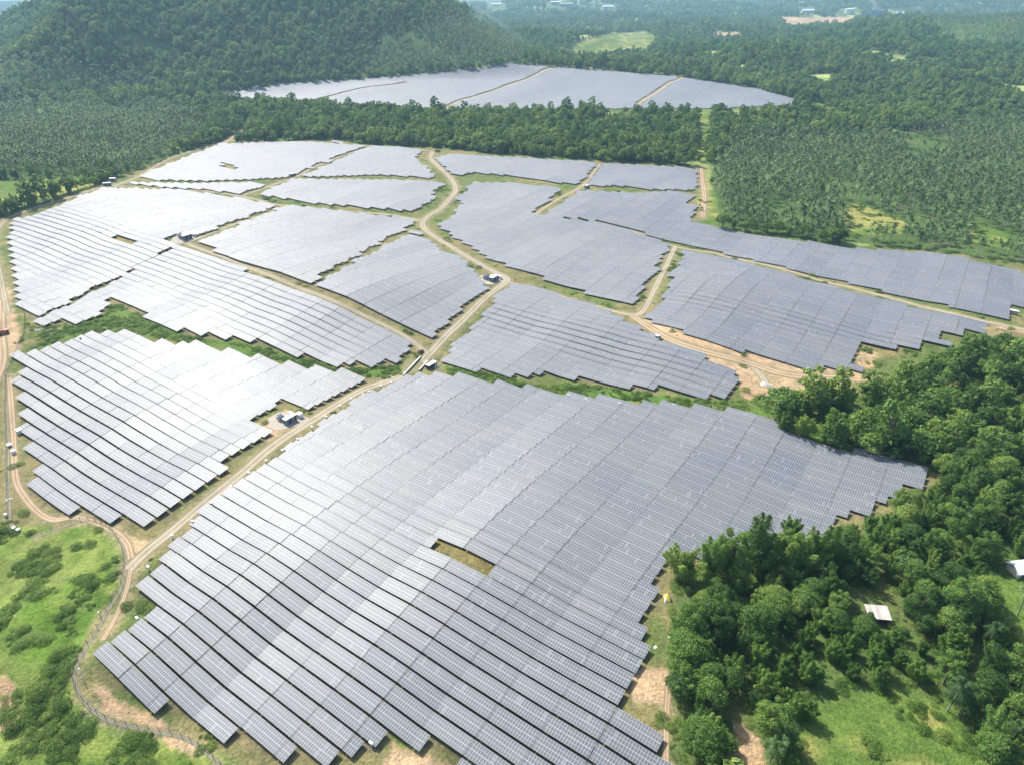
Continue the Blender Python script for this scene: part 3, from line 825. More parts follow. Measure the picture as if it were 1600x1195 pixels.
def crown_points(lobes, n, rg, inner=.25):
    lobes = np.array(lobes, float)
    ar = lobes[:, 3] * lobes[:, 5]; ar = ar / ar.sum()
    idx = rg.choice(len(lobes), int(n * 1.5), p=ar)
    D = rg.normal(0, 1, (len(idx), 3)); D /= np.linalg.norm(D, axis=1)[:, None]
    D[:, 2] = np.where(D[:, 2] < -.35, -D[:, 2], D[:, 2])
    ph = rg.random(len(lobes)) * 6
    rad = 1 + .13 * np.sin(D[:, 0] * 7 + ph[idx]) * np.sin(D[:, 1] * 6 + ph[idx] * 2) + .08 * np.sin(D[:, 2] * 9 + ph[idx])
    rad *= np.where(rg.random(len(idx)) < inner, rg.uniform(.55, .95, len(idx)), rg.uniform(.86, 1.10, len(idx)))
    rad *= np.where(rg.random(len(idx)) < .14, rg.uniform(1.0, 1.30, len(idx)), 1.0)
    P = lobes[idx, :3] + D * lobes[idx, 3:6] * rad[:, None]
    keep = np.ones(len(P), bool)
    for k, L in enumerate(lobes):
        q = (((P - L[:3]) / (L[3:6] * .80)) ** 2).sum(1)
        keep &= ~((q < 1) & (idx != k))
    P, D = P[keep][:n], D[keep][:n]
    return P, D

def broad_tree(seed, h, r, n, leaf, style=0):
    rg = np.random.default_rng(seed)
    mb = MB()
    tr = [(0, 0, -1.0), (rg.normal(0, .15), rg.normal(0, .15), h * .25), (rg.normal(0, .3), rg.normal(0, .3), h * .55), (rg.normal(0, .4), rg.normal(0, .4), h * .8)]
    lob = []
    if style == 0:                                # round, many clumps
        nl = 17
        for i in range(nl):
            a = i * 2.4 + rg.random() * 1.2; q = math.sqrt((i + .5) / nl) * rg.uniform(.8, 1.2)
            rr = r * rg.uniform(.20, .46)
            lob.append((math.cos(a) * q * r * .68, math.sin(a) * q * r * .68, h * (.72 - .28 * q * q) + rg.uniform(-.12, .14) * h, rr, rr * rg.uniform(.9, 1.1), rr * rg.uniform(.65, .9)))
        lob.append((0, 0, h * .72, r * .5, r * .5, h * .22))
    elif style == 1:                              # tall, loose
        nl = 16
        for i in range(nl):
            a = i * 2.4 + rg.random(); zf = .30 + .68 * i / nl
            q = r * (.62 - .45 * abs(i / nl - .35))
            rr = r * rg.uniform(.20, .42) * (1.15 - .5 * i / nl)
            lob.append((math.cos(a) * q, math.sin(a) * q, h * zf, rr, rr, rr * .9))
    else:                                         # wide dome
        nl = 16
        for i in range(nl):
            a = i * 2.4; q = math.sqrt((i + .3) / nl)
            rr = r * rg.uniform(.18, .38)
            lob.append((math.cos(a) * q * r * .8, math.sin(a) * q * r * .8, h * (.82 - .42 * q * q), rr, rr, rr * .75))
        lob.append((0, 0, h * .55, r * .75, r * .75, h * .3))
    tm = MB(); tm.tube(tr, [r*.075, r*.06, r*.045, r*.02], 6)
    for L in lob[::2]:
        st = np.array(tr[1]) + (np.array(tr[2]) - np.array(tr[1])) * rg.random()
        tm.tube([st, (st + np.array(L[:3])) / 2 + (0, 0, .3), L[:3]], [r*.035, r*.025, r*.01], 6)
    P, D = crown_points(lob, n, rg)
    V, F = leaves(P, D * np.array([1, 1, 1.1]), leaf, rg)
    return tm, (V, F)

def bamboo(seed, h, r, culms, per, leaf):
    """a clump of arching culms, each ending in a drooping plume of fine leaves"""
    rg = np.random.default_rng(seed)
    tm = MB(); P, D = [], []
    for c in range(culms):
        a = c * 2.4 + rg.normal(0, .3); out = r * rg.uniform(.05, .85)
        b = np.array([math.cos(a), math.sin(a), 0]); hh = h * rg.uniform(.55, 1.05) * (1 - .25 * out / r)
        base = b * rg.uniform(.1, 1.0)
        t = np.linspace(0, 1, 8)[:, None]
        line = base + b * out * t ** 1.7 + np.array([0, 0, 1.0]) * hh * (t - .16 * t ** 4)
        tm.tube(line, np.linspace(.09, .02, 8), 4)
        tt = rg.uniform(.12, 1.0, per) ** .75
        q = base + b * out * tt[:, None] ** 1.7 + np.array([0, 0, 1.0]) * hh * (tt - .16 * tt ** 4)[:, None]
        spread = (1.05 * np.sin(np.clip(tt * .93 + .07, 0, 1) * math.pi) ** .7 + .12)[:, None]
        o = rg.normal(0, .62, (per, 3)) * spread; o[:, 2] = -np.abs(o[:, 2]) * .9
        P.append(q + o); D.append(o * np.array([1, 1, .3]) + b * .3 + np.array([0, 0, .6]))
    P, D = np.concatenate(P), np.concatenate(D)
    return tm, leaves(P, D, leaf, rg, aspect=.42, jit=.4)

def palm(seed, h, nf=17, seg=5, flen=4.6, simple=False):
    rg = np.random.default_rng(seed)
    lean = rg.normal(0, .05 * h, 2)
    t = np.linspace(0, 1, 5)[:, None]
    line = np.concatenate([lean[None] * t ** 1.6, t * h], 1); line[0, 2] = -1
    tm = MB(); tm.tube(line, np.linspace(.24, .15, 5), 6 if not simple else 4)
    top = line[-1]
    V, F = [], []
    for i in range(nf):
        a = i * 2.399 + rg.normal(0, .12); el = R(rg.uniform(-28, 72)) if i > 3 else R(70)
        b = np.array([math.cos(a), math.sin(a), 0]); sd_ = np.array([-b[1], b[0], 0])
        L = flen * rg.uniform(.85, 1.1)
        ts = np.linspace(0, 1, seg + 1)
        ln = top + b * (L * ts * math.cos(el) * (1 - .12 * ts))[:, None] + np.array([0, 0, 1.0]) * (L * (ts * math.sin(el) - .62 * ts ** 2.1))[:, None]
        if simple:
            wd = .62 * np.sin(np.clip(ts * .9 + .12, 0, 1) * math.pi) ** .6
            for s_ in range(seg):
                for sg in (-1, 1):
                    n0 = len(V)
                    dr = np.array([0, 0, -.35])
                    V += [ln[s_], ln[s_+1], ln[s_+1] + (sd_*sg + dr) * wd[s_+1], ln[s_] + (sd_*sg + dr) * wd[s_]]
                    F.append([n0, n0+1, n0+2, n0+3])
        else:
            nl = 15
            for q in range(nl):
                tq = (q + 1) / (nl + .3)
                p = np.array([np.interp(tq, ts, ln[:, c]) for c in range(3)])
                wl = .95 * math.sin(min(1, tq * .85 + .15) * math.pi) ** .5 + .15
                fw = (ln[min(seg, int(tq*seg)+1)] - ln[int(tq*seg) if tq < 1 else seg-1]); fw = fw / (np.linalg.norm(fw) + 1e-9)
                for sg in (-1, 1):
                    n0 = len(V); tip = p + sd_*sg*wl + fw*.45 + np.array([0, 0, -.45*wl])
                    V += [p - fw*.09, p + fw*.09, (p+tip)/2 + fw*.10, tip]
                    F.append([n0, n0+1, n0+2, n0+3])
    return tm, (np.array(V), np.array(F))

def bush(seed, r, h, n, leaf):
    rg = np.random.default_rng(seed)
    lob = []
    for i in range(6):
        a = i * 2.4 + rg.random(); q = r * .55 * math.sqrt(i / 6)
        rr = r * rg.uniform(.35, .6)
        lob.append((math.cos(a) * q, math.sin(a) * q, h * rg.uniform(.15, .4), rr, rr, h * rg.uniform(.45, .7)))
    P, D = crown_points(lob, n, rg)
    return leaves(P, D, leaf, rg)

def mesh_pair(name, tm, lf, bark, leafm):
    trunk = tm.mesh('trunk', [bark], True)
    crown = np_mesh('crown', lf[0], lf[1], [leafm])
    return trunk, crown
def joined_proto(name, tm, lf, bark, leafm):
    """one mesh with two materials, for the trees that are part of a mass"""
    if tm is None: me = np_mesh(name, lf[0], lf[1], [leafm])
    else:
        V1, F1 = np.concatenate(tm.v), np.concatenate(tm.f)
        me = np_mesh(name, np.concatenate([V1, lf[0]]), np.concatenate([F1, lf[1] + len(V1)]), [bark, leafm], np.concatenate([np.zeros(len(F1)), np.ones(len(lf[1]))]))
    o = bpy.data.objects.new(name, me)
    return o

NEAR_TREES = [mesh_pair('t', *broad_tree(10 + i, h, r, n, lf, st), M['bark'], M['leaf']) for i, (h, r, n, lf, st) in enumerate(
    [(13, 5.6, 7600, .50, 0), (15, 4.8, 6600, .50, 1), (11, 5.2, 7000, .48, 0), (12, 6.6, 9500, .50, 2), (9, 3.9, 4600, .42, 0), (16, 5.4, 7000, .52, 1), (10, 4.4, 5200, .46, 2)])]
NEAR_DIM = [(13, 5.6), (15, 4.8), (11, 5.2), (12, 6.6), (9, 3.9), (16, 5.4), (10, 4.4)]
NEAR_TREES += [mesh_pair('t', *bamboo(80 + i, h, r, c_, 620, .55), M['bark'], M['leaf']) for i, (h, r, c_) in enumerate([(15, 5.6, 15), (11, 4.6, 11), (18, 5.0, 12)])]
NEAR_DIM += [(15, 5.6), (11, 4.6), (18, 5.0)]
NEAR_BAMBOO = [mesh_pair('b', *bamboo(40 + i, h, r, 24, 380, .72), M['bamboo_leaf'] if False else M['bark'], M['bamboo_leaf']) for i, (h, r) in enumerate([(15, 4.6), (13, 4.0), (16, 5.2)])]
YEL_BAMBOO = mesh_pair('b', *bamboo(49, 15, 5.4, 26, 330, .8), M['bark'], M['yellow_leaf'])
NEAR_PALM = [mesh_pair('p', *palm(60 + i, h, 20, 5, 4.8), M['palm_bark'], M['palm_leaf']) for i, h in enumerate([8.5, 11, 10])]
MID_PALM = [mesh_pair('p', *palm(70 + i, h, 16, 4, 4.6, True), M['palm_bark'], M['palm_leaf']) for i, h in enumerate([11, 13, 12])]

def proto_collection(name, objs):
    c = bpy.data.collections.new(name)
    for i, o in enumerate(objs):
        o.name = '%s_%02d' % (name, i); c.objects.link(o)
    return c
FAR_BROAD = proto_collection('forest_tree_kind', [joined_proto('f', *broad_tree(100 + i, h, r, n, lf, st), M['bark'], M['leaf']) for i, (h, r, n, lf, st) in enumerate(
    [(13, 5.6, 900, 1.25, 0), (15, 5.0, 800, 1.25, 1), (11, 5.4, 800, 1.25, 0), (12, 6.4, 1000, 1.3, 2), (17, 5.6, 900, 1.35, 1)])] + [joined_proto('f', *bamboo(160 + i, 14, 5.2, 9, 90, 1.5), M['bark'], M['leaf']) for i in range(2)])
FAR_PALM = proto_collection('palm_kind', [joined_proto('f', *palm(120 + i, h, 14, 3, 4.6, True), M['palm_bark'], M['palm_leaf']) for i, h in enumerate([11, 13, 15])])
SCRUB = proto_collection('scrub_kind', [joined_proto('f', None, bush(140 + i, r, h, n, .34), M['bark'], M['scrub_leaf']) for i, (r, h, n) in enumerate([(2.2, 1.6, 700), (1.5, 1.0, 420), (2.8, 2.4, 1000), (1.0, .7, 220)])])

def instancer(name, pts, rots, scl, idx, coll, label, cat):
    me = bpy.data.meshes.new(name); me.vertices.add(len(pts))
    me.vertices.foreach_set('co', np.asarray(pts, np.float32).ravel())
    a = me.attributes.new('rot', 'FLOAT_VECTOR', 'POINT'); rv = np.zeros((len(pts), 3), np.float32); rv[:, 2] = rots; a.data.foreach_set('vector', rv.ravel())
    a = me.attributes.new('scl', 'FLOAT_VECTOR', 'POINT'); a.data.foreach_set('vector', np.asarray(scl, np.float32).ravel())
    a = me.attributes.new('pick', 'INT', 'POINT'); a.data.foreach_set('value', np.asarray(idx, np.int32))
    o = bpy.data.objects.new(name, me); COL.objects.link(o)
    ng = bpy.data.node_groups.new(name + '_scatter', 'GeometryNodeTree')
    ng.interface.new_socket('Geometry', in_out='INPUT', socket_type='NodeSocketGeometry')
    ng.interface.new_socket('Geometry', in_out='OUTPUT', socket_type='NodeSocketGeometry')
    gi = ng.nodes.new('NodeGroupInput'); go = ng.nodes.new('NodeGroupOutput')
    ip = ng.nodes.new('GeometryNodeInstanceOnPoints')
    ci = ng.nodes.new('GeometryNodeCollectionInfo'); ci.inputs['Collection'].default_value = coll; ci.inputs['Separate Children'].default_value = True; ci.inputs['Reset Children'].default_value = True
    ip.inputs['Pick Instance'].default_value = True
    def attr(nm, tp):
        n = ng.nodes.new('GeometryNodeInputNamedAttribute'); n.data_type = tp; n.inputs['Name'].default_value = nm
        return n.outputs['Attribute']
    er = ng.nodes.new('FunctionNodeEulerToRotation')
    ng.links.new(attr('rot', 'FLOAT_VECTOR'), er.inputs[0])
    ng.links.new(gi.outputs[0], ip.inputs['Points']); ng.links.new(ci.outputs[0], ip.inputs['Instance'])
    ng.links.new(er.outputs[0], ip.inputs['Rotation']); ng.links.new(attr('scl', 'FLOAT_VECTOR'), ip.inputs['Scale'])
    ng.links.new(attr('pick', 'INT'), ip.inputs['Instance Index'])
    ng.links.new(ip.outputs[0], go.inputs[0])
    md = o.modifiers.new('scatter', 'NODES'); md.node_group = ng
    tag(o, label, cat, None, 'stuff')
    return o

# ------------------------------------------------------------------ where trees stand
def zone_of(x, y, z):
    """0 none, 1 forest, 2 palms"""
    u, v, d = project(x, y, z)
    uc = np.clip(u, 3, 1597); vc = np.clip(v, 1, 1188)
    zn = np.ones(x.shape, int)
    for p in PALMS: zn[inpoly(uc, vc, p)] = 2
    zn[inpoly(u, v, SITE) | inpoly(uc, vc, SITE)] = 0
    for p in MEADOW + SOIL: zn[inpoly(uc, vc, p)] = 0
    zn[inpoly(u, v, FIELDS['far'])] = 0
    for fu, fv, fw in FARB: zn[(np.abs(u - fu) < fw * .75) & (v > fv - 3) & (v < fv + 12)] = 0
    zn[inpoly(u, v, [(-900,828),(90,823),(150,815),(197,870),(190,940),(125,1035),(113,1065),(240,1138),(372,1200),(380,1700),(-900,1700)])] = 0
    return zn, u, v, d

def los(x, y, z, top=9.0):
    """is the top of a tree there seen from the camera (the land only)"""
    ok = np.ones(x.shape, bool)
    for s in np.linspace(.25, .985, 46):
        px, py, pz = x * s, y * s, PH + (z + top - PH) * s
        ok &= pz > terrain(px, py) - 1.0
    return ok

def jitter_grid(x0, x1, y0, y1, sp, rg, j=.42):
    xs = np.arange(x0, x1, sp); ys = np.arange(y0, y1, sp * .87)
    X, Y = np.meshgrid(xs, ys); X = X + (np.arange(len(ys)) % 2)[:, None] * sp / 2
    X = X + rg.uniform(-j, j, X.shape) * sp; Y = Y + rg.uniform(-j, j, Y.shape) * sp
    return X.ravel(), Y.ravel()

def scatter_trees():
    rg = np.random.default_rng(21)
    B = {'x': [], 'y': [], 'z': [], 'd': [], 'u': [], 'v': [], 's': []}; Pm = {k: [] for k in B}
    # bands outwards, crowns grow into groups further off
    bands = [(40, 480, 7.0, 7.6, 1.1), (480, 1100, 7.6, 7.6, 1.15), (1100, 1900, 9.5, 9.0, 1.25), (1900, 3000, 12.5, 12.0, 1.35), (3000, 4700, 19, 18, 1.9), (4700, 7600, 34, 34, 3.2)]
    for y0, y1, sb, sp, sc in bands:
        for kind, s_, store in ((1, sb, B), (2, sp, Pm)):
            W = y1 * .84 + 60
            X, Y = jitter_grid(-W, W, y0, y1, s_, rg)
            m = np.abs(X) < Y * .80 + 130
            X, Y = X[m], Y[m]; Z = terrain(X, Y)
            zn, u, v, d = zone_of(X, Y, Z)
            m = (zn == kind) & (u > -140) & (u < 1740) & (v > -60) & (v < 1420)
            X, Y, Z, u, v, d = [q[m] for q in (X, Y, Z, u, v, d)]
            if kind == 1:                         # thin the wood here and there
                th = vnoise(X / 35, Y / 35, 11); m = ((th > .24) | (rg.random(len(X)) < .45)) & (rg.random(len(X)) > clearing(X, Y) * .93)
                X, Y, Z, u, v, d = [q[m] for q in (X, Y, Z, u, v, d)]
            if kind == 2:
                th = vnoise(X / 28, Y / 28, 13); m = (th > .22) & (rg.random(len(X)) > clearing(X, Y) * .9)
                X, Y, Z, u, v, d = [q[m] for q in (X, Y, Z, u, v, d)]
            u2, v2, d2 = project(X, Y, Z + 7.0)
            m = ~inpoly(u2, v2, FIELDS['far'])
            X, Y, Z, u, v, d = [q[m] for q in (X, Y, Z, u, v, d)]
            if y0 < 900:                          # nothing tall in front of the open grass
                m = np.ones(len(X), bool)
                for hh in (3.5,):
                    u2, v2, d2 = project(X, Y, Z + hh)
                    for p in MEADOW[1:5]: m &= ~inpoly(u2, v2, p)
                X, Y, Z, u, v, d = [q[m] for q in (X, Y, Z, u, v, d)]
            m = (road_dist(X, Y) > (2.5 if y0 < 1100 else 4)) & los(X, Y, Z)
            X, Y, Z, u, v, d = [q[m] for q in (X, Y, Z, u, v, d)]
            for k, q in zip('xyzduvs', (X, Y, Z, d, u, v, np.full(len(X), sc))): store[k].append(q)
    B = {k: np.concatenate(q) for k, q in B.items()}; Pm = {k: np.concatenate(q) for k, q in Pm.items()}
    print('broad', len(B['x']), 'palms', len(Pm['x']))
    return B, Pm
TB, TP = scatter_trees()

LANDMARKS = [((1365, 952), 'the tin-roofed shack'), ((1590, 890), 'the white roof at the right edge'), ((1045, 925), 'the yellow tarpaulin'), ((1400, 1130), 'the open grass clearing'),
             ((1460, 750), 'the right tip of the nearest field'), ((1222, 672), 'the bare brown slope between two fields'), ((1560, 525), 'the brown soil mound'), ((1100, 1150), 'the bare patch by the bottom edge'), ((1300, 850), 'the stepped panel edge'),
             ((1370, 350), 'the sunlit clearing in the plantation'), ((1545, 372), 'the small clearing by the plantation corner'), ((1440, 395), 'the top panel row'), ((1200, 372), 'the upper field edge')]
LM = ground([l[0] for l in LANDMARKS])
LABCOUNT = {}
def place_label(desc, x, y):
    i = int(np.argmin((LM[:, 0] - x) ** 2 + (LM[:, 1] - y) ** 2))
    dx, dy = x - LM[i, 0], y - LM[i, 1]
    side = ('right of' if dx > 0 else 'left of') if abs(dx) > abs(dy) else ('behind' if dy > 0 else 'in front of')
    key = (desc, i, side); LABCOUNT[key] = LABCOUNT.get(key, 0) + 1
    n = LABCOUNT[key]
    return '%s, %s %s %s' % (desc, 'nearest one' if n == 1 else ordinal(n) + ' closest', side, LANDMARKS[i][1])

def near_trees():
    rg = np.random.default_rng(5)
    vis = np.where((TB['u'] > -20) & (TB['u'] < 1620) & (TB['v'] < 1260))[0]
    order = vis[np.argsort(TB['d'][vis])]
    bam = ground(BAMBOO_PX)
    near = order[:276]
    used = set(near.tolist())
    items = []
    for i in near:
        x, y = TB['x'][i], TB['y'][i]
        if ((bam[:, 0] - x) ** 2 + (bam[:, 1] - y) ** 2).min() < 16: continue
        k = int(rg.integers(0, len(NEAR_TREES))); s = rg.uniform(.55, 1.15)
        h, r = NEAR_DIM[k]
        lmi = np.sqrt(((LM[:, :2] - (x, y)) ** 2).sum(1)).min()
        # keep the shack, the clearing, the tarpaulin and the edge of the panels in view
        if any(math.hypot(x - LM[q, 0], y - LM[q, 1]) < rad for q, rad in ((0, 9), (2, 6), (1, 7))): continue
        hide = False
        for q in (0, 1, 2):                                   # a tree in front of a landmark stays small
            dd = LM[q, :2] - (x, y)
            if 0 < dd[1] < 16 and abs(dd[0]) < 9: hide = True
        if hide: s = .42
        items.append((lmi, x, y, TB['z'][i], 99 if (vnoise(x / 20, y / 20, 33) > .60 and s > .5) else k, s))
    items.sort()
    for px, k, sc_ in (((1066,903),7,1.45),((1108,900),9,1.4),((1138,897),1,1.5),((1178,890),9,1.8),((1200,900),7,1.3),((1222,896),5,1.4),((1248,898),7,1.75),((1268,890),9,1.2),((1290,892),9,1.4),((1318,885),8,1.5),((1350,888),7,1.1),((1392,862),9,.9),((1432,835),7,.95),((1466,800),8,1.0),((1252,680),7,1.0),((1288,692),9,.8),((1520,960),3,1.25),((1500,985),7,.8),((1575,1075),5,1.2),((1060,1000),7,1.0),((1110,990),0,1.2),((1175,1000),2,1.25),((1065,1085),7,.95),((1100,1150),9,.8)):
        g = ground([px])[0]; items.append((float(np.sqrt(((LM[:, :2] - g[:2]) ** 2).sum(1)).min()), g[0], g[1], g[2], k, sc_))
    items.sort()
    sizes = {0: 'round-crowned', 1: 'tall loose', 2: 'bushy', 3: 'wide-domed', 4: 'small round', 5: 'tall slim', 6: 'low spreading', 7: 'feathery many-stemmed', 8: 'short feathery', 9: 'tall feathery'}
    for lmi, x, y, z, k, s in items:
        if k == 99:
            o = empty('bamboo_clump', (x, y, z), rg.uniform(0, 6.28)); s = rg.uniform(.5, .85); o.scale = (s, s, s)
            for nm, me in zip(('culms', 'foliage'), NEAR_BAMBOO[int(rg.integers(0, 3))]):
                c = bpy.data.objects.new(nm, me); COL.objects.link(c); c.parent = o
            tag(o, place_label('plumed bamboo clump', x, y), 'bamboo', 'bamboo clumps at the edge of the woods')
            continue
        o = empty('broadleaf_tree', (x, y, z), rg.uniform(0, 6.28))
        s_ = s; o.scale = (s_ * rg.uniform(.9, 1.1), s_ * rg.uniform(.9, 1.1), s_ * rg.uniform(.88, 1.15))
        for nm, me in zip(('trunk', 'crown'), NEAR_TREES[k]):
            c = bpy.data.objects.new(nm, me); COL.objects.link(c); c.parent = o
        tag(o, place_label(('small ' if s < .5 else '') + sizes[k] + ' green tree', x, y), 'tree', 'broadleaf trees of the woods beside the near fields')
    bi = sorted(range(len(bam)), key=lambda q: ((LM[:, :2] - bam[q, :2]) ** 2).sum(1).min())
    for q in bi:
        yel = BAMBOO_PX[q] == (1480, 625)
        o = empty('bamboo_clump', tuple(bam[q]), rg.uniform(0, 6.28)); s = rg.uniform(.8, 1.1); o.scale = (s, s, s)
        for nm, me in zip(('culms', 'foliage'), YEL_BAMBOO if yel else NEAR_BAMBOO[q % 3]):
            c = bpy.data.objects.new(nm, me); COL.objects.link(c); c.parent = o
        tag(o, 'yellow-green bamboo clump standing among dark trees near the stepped panels' if yel else place_label('feathery green bamboo clump', bam[q, 0], bam[q, 1]), 'bamboo', 'bamboo clumps at the edge of the woods')
    # single coconut palms in the near wood
    pp = [(1455,960),(1480,990),(1560,1090),(1540,1010),(1200,1195),(1480,1110),(1575,1165),(1405,905),(1225,1180),(1040,1000),(1150,900),(1590,960)]
    g = ground(pp)
    for (px, q) in sorted(zip(pp, g), key=lambda e: ((LM[:, :2] - e[1][:2]) ** 2).sum(1).min()):
        if px == (1040,1000): continue
        o = empty('coconut_palm', tuple(q), rg.uniform(0, 6.28)); s = rg.uniform(.8, 1.1); o.scale = (s, s, s)
        for nm, me in zip(('trunk', 'crown'), NEAR_PALM[int(rg.integers(0, 3))]):
            c = bpy.data.objects.new(nm, me); COL.objects.link(c); c.parent = o
        tag(o, place_label('single coconut palm', q[0], q[1]), 'palm tree', 'coconut palms standing singly in the near wood')
    rest = np.array([i for i in range(len(TB['x'])) if i not in used])
    n = len(rest); s = TB['s'][rest] * rg.uniform(.55, 1.12, n) * np.where(rg.random(n) < .12, 1.4, 1.0)
    sc = np.stack([s * rg.uniform(.9, 1.1, n), s * rg.uniform(.9, 1.1, n), s * rg.uniform(.75, 1.1, n)], 1)
    sc[:, 2] = np.minimum(sc[:, 2], 1.6)
    instancer('forest', np.stack([TB['x'], TB['y'], TB['z'] - .2], 1)[rest], rg.uniform(0, 6.28, n), sc, rg.integers(0, 7, n), FAR_BROAD, 'dense green forest covering the hills and the land around the solar farm', 'forest')
    # coconut plantation: nearest 280 as things
    vis = np.where((TP['u'] > 0) & (TP['u'] < 1600) & (TP['v'] < 1200))[0]
    order = vis[np.argsort(TP['d'][vis])][:280]
    for i in order:
        o = empty('coconut_palm', (TP['x'][i], TP['y'][i], TP['z'][i]), rg.uniform(0, 6.28)); s = rg.uniform(.7, 1.25); o.scale = (s, s, s)
        for nm, me in zip(('trunk', 'crown'), MID_PALM[int(rg.integers(0, 3))]):
            c = bpy.data.objects.new(nm, me); COL.objects.link(c); c.parent = o
        tag(o, place_label('plantation palm', TP['x'][i], TP['y'][i]), 'palm tree', 'coconut palms of the plantation behind the right-hand field')
    us = set(order.tolist()); rest = np.array([i for i in range(len(TP['x'])) if i not in us])
    n = len(rest); s = TP['s'][rest] * rg.uniform(.62, 1.22, n); sc = np.stack([s, s, np.minimum(s, 1.3)], 1)
    instancer('palm_plantation', np.stack([TP['x'], TP['y'], TP['z'] - .1], 1)[rest], rg.uniform(0, 6.28, n), sc, rg.integers(0, 3, n), FAR_PALM, 'coconut plantation of countless slim palms on the plain and lower slopes', 'palm plantation')
near_trees()

def scrub():
    rg = np.random.default_rng(31)
    X, Y = jitter_grid(-360, 520, 60, 720, 1.9, rg)
    Z = terrain(X, Y); u, v, d = project(X, Y, Z)
    left = inpoly(u, v, [(-160,828),(90,830),(150,822),(172,838),(186,872),(180,935),(115,1035),(104,1070),(155,1128),(240,1147),(318,1172),(350,1210),(350,1330),(-160,1330)])
    den = vnoise(X / 11, Y / 11, 4) * .7 + vnoise(X / 4, Y / 4, 8) * .3
    m = left & (den > .58)
    for p in CREEK:
        m |= inpoly(u, v, p) & (den > .30)
    site = inpoly(u, v, SITE) & (road_dist(X, Y) > 1.5)
    infield = np.zeros(len(X), bool)
    for k, p in FIELDS.items(): infield |= inpoly(u, v, p)
    m |= site & ~infield & (den > .72) & (rg.random(len(X)) < .5)
    for p in MEADOW: m |= inpoly(u, v, p) & (den > .62) & (rg.random(len(X)) < .5)
    m &= (u > -150) & (u < 1750)
    wood = (~inpoly(u, v, SITE)) & ~left & (u > 1030) & (u < 1700) & (v > 560) & (v < 1330) & (rg.random(len(X)) < .45)
    for p in MEADOW + SOIL: wood &= ~inpoly(u, v, p)
    lm0 = LM[0]; wood &= np.hypot(X - lm0[0], Y - lm0[1]) > 6
    m |= wood
    n = int(m.sum()); print('scrub', n)
    s = rg.uniform(.45, 1.15, n) * (.5 + .9 * den[m])
    # low inside the fence, taller in the gully
    big = left[m]; s = np.where(big, s * .95, s * .85)
    instancer('scrub', np.stack([X, Y, Z - .1], 1)[m], rg.uniform(0, 6.28, n), np.stack([s, s, s * rg.uniform(.4, .95, n)], 1), rg.integers(0, 4, n), SCRUB, 'green scrub and weeds along the ditches, the fence and the edges of the panel fields', 'scrub')
scrub()
# ------------------------------------------------------------------ transformer stations, boxes, fences, huts, vehicles
RZE = math.atan2(EDIR[1], EDIR[0])
def at(px, dx=0.0, dy=0.0):
    g = ground([px])[0]; x, y = g[0] + dx, g[1] + dy
    return (x, y, float(terrain(x, y)))

def container(px, off, L, W, Hh, body, where, rz=RZE + math.pi / 2, name='inverter_container', cat='container', what='blue-grey inverter container with white roof'):
    x, y, z = at(px, *(EDIR * off[0] + NDIR * off[1]))
    o = empty(name, (x, y, z), rz)
    b = MB().box((0, 0, Hh/2 + .25), (L, W, Hh)); b.build('body', M[body], o)
    r = MB().box((0, 0, Hh + .33), (L + .3, W + .3, .16)); r.build('roof', M['white'], o)
    MB().box((0, 0, -.1), (L + .1, W + .1, .6)).build('plinth', M['concrete'], o)
    nd = max(2, int(L / 1.6))
    for k in range(nd):
        dx = -L/2 + (k + .5) * L / nd
        d = MB().box((dx, -W/2 - .03, Hh/2 + .2), (L/nd - .25, .06, Hh - .5)).build('door', M['dark_steel'] if k % 2 else M[body], o)
        h = MB().box((dx + .3, -W/2 - .09, Hh/2 + .2), (.06, .06, .4)).build('handle', M['galv'], d)
    for sx_ in (-1, 1):
        v = MB()
        for q in range(5): v.box((sx_ * (L/2 + .03), 0, Hh*.4 + q * .22), (.06, W * .6, .1))
        v.build('louvre', M['dark_steel'], o)
    tag(o, what + ' ' + where, cat, 'containers of the transformer stations')
    return o

def transformer(px, off, where, s=1.0):
    x, y, z = at(px, *(EDIR * off[0] + NDIR * off[1]))
    o = empty('transformer', (x, y, z), RZE + math.pi / 2); o.scale = (s, s, s)
    MB().box((0, 0, 1.3), (2.6, 1.5, 2.2)).build('tank', M['lilac_grey'], o)
    MB().box((0, 0, 0), (3.2, 2.6, .5)).build('plinth', M['concrete'], o)
    for sd_ in (-1, 1):
        f = MB()
        for q in range(9): f.box((-1.1 + q * .275, sd_ * 1.05, 1.25), (.06, .6, 1.7))
        f.build('radiator', M['lilac_grey'], o)
    MB().tube([(-1.2, .4, 2.95), (1.2, .4, 2.95)], .32, 6).build('conservator', M['lilac_grey'], o)
    for q in (-.7, 0, .7):
        MB().tube([(q, -.3, 2.4), (q, -.3, 3.1)], [.12, .06], 6).build('bushing', M['rust'], o)
    tag(o, 'pale grey transformer with cooling fins ' + where, 'transformer', 'transformers of the stations')

def kiosk(px, off, where, dim=(2.2, 1.6, 2.0), what='small white switch kiosk', body='white', rz=RZE):
    x, y, z = at(px, *(EDIR * off[0] + NDIR * off[1]))
    o = empty('kiosk', (x, y, z), rz)
    MB().box((0, 0, dim[2]/2), dim).build('body', M[body], o)
    MB().box((0, 0, dim[2] + .06), (dim[0] + .25, dim[1] + .25, .12)).build('roof', M['white'], o)
    MB().box((0, -dim[1]/2 - .03, dim[2]*.48), (dim[0]*.8, .06, dim[2]*.75)).build('door', M['galv'], o)
    tag(o, what + ' ' + where, 'kiosk', 'small cabinets about the solar farm')

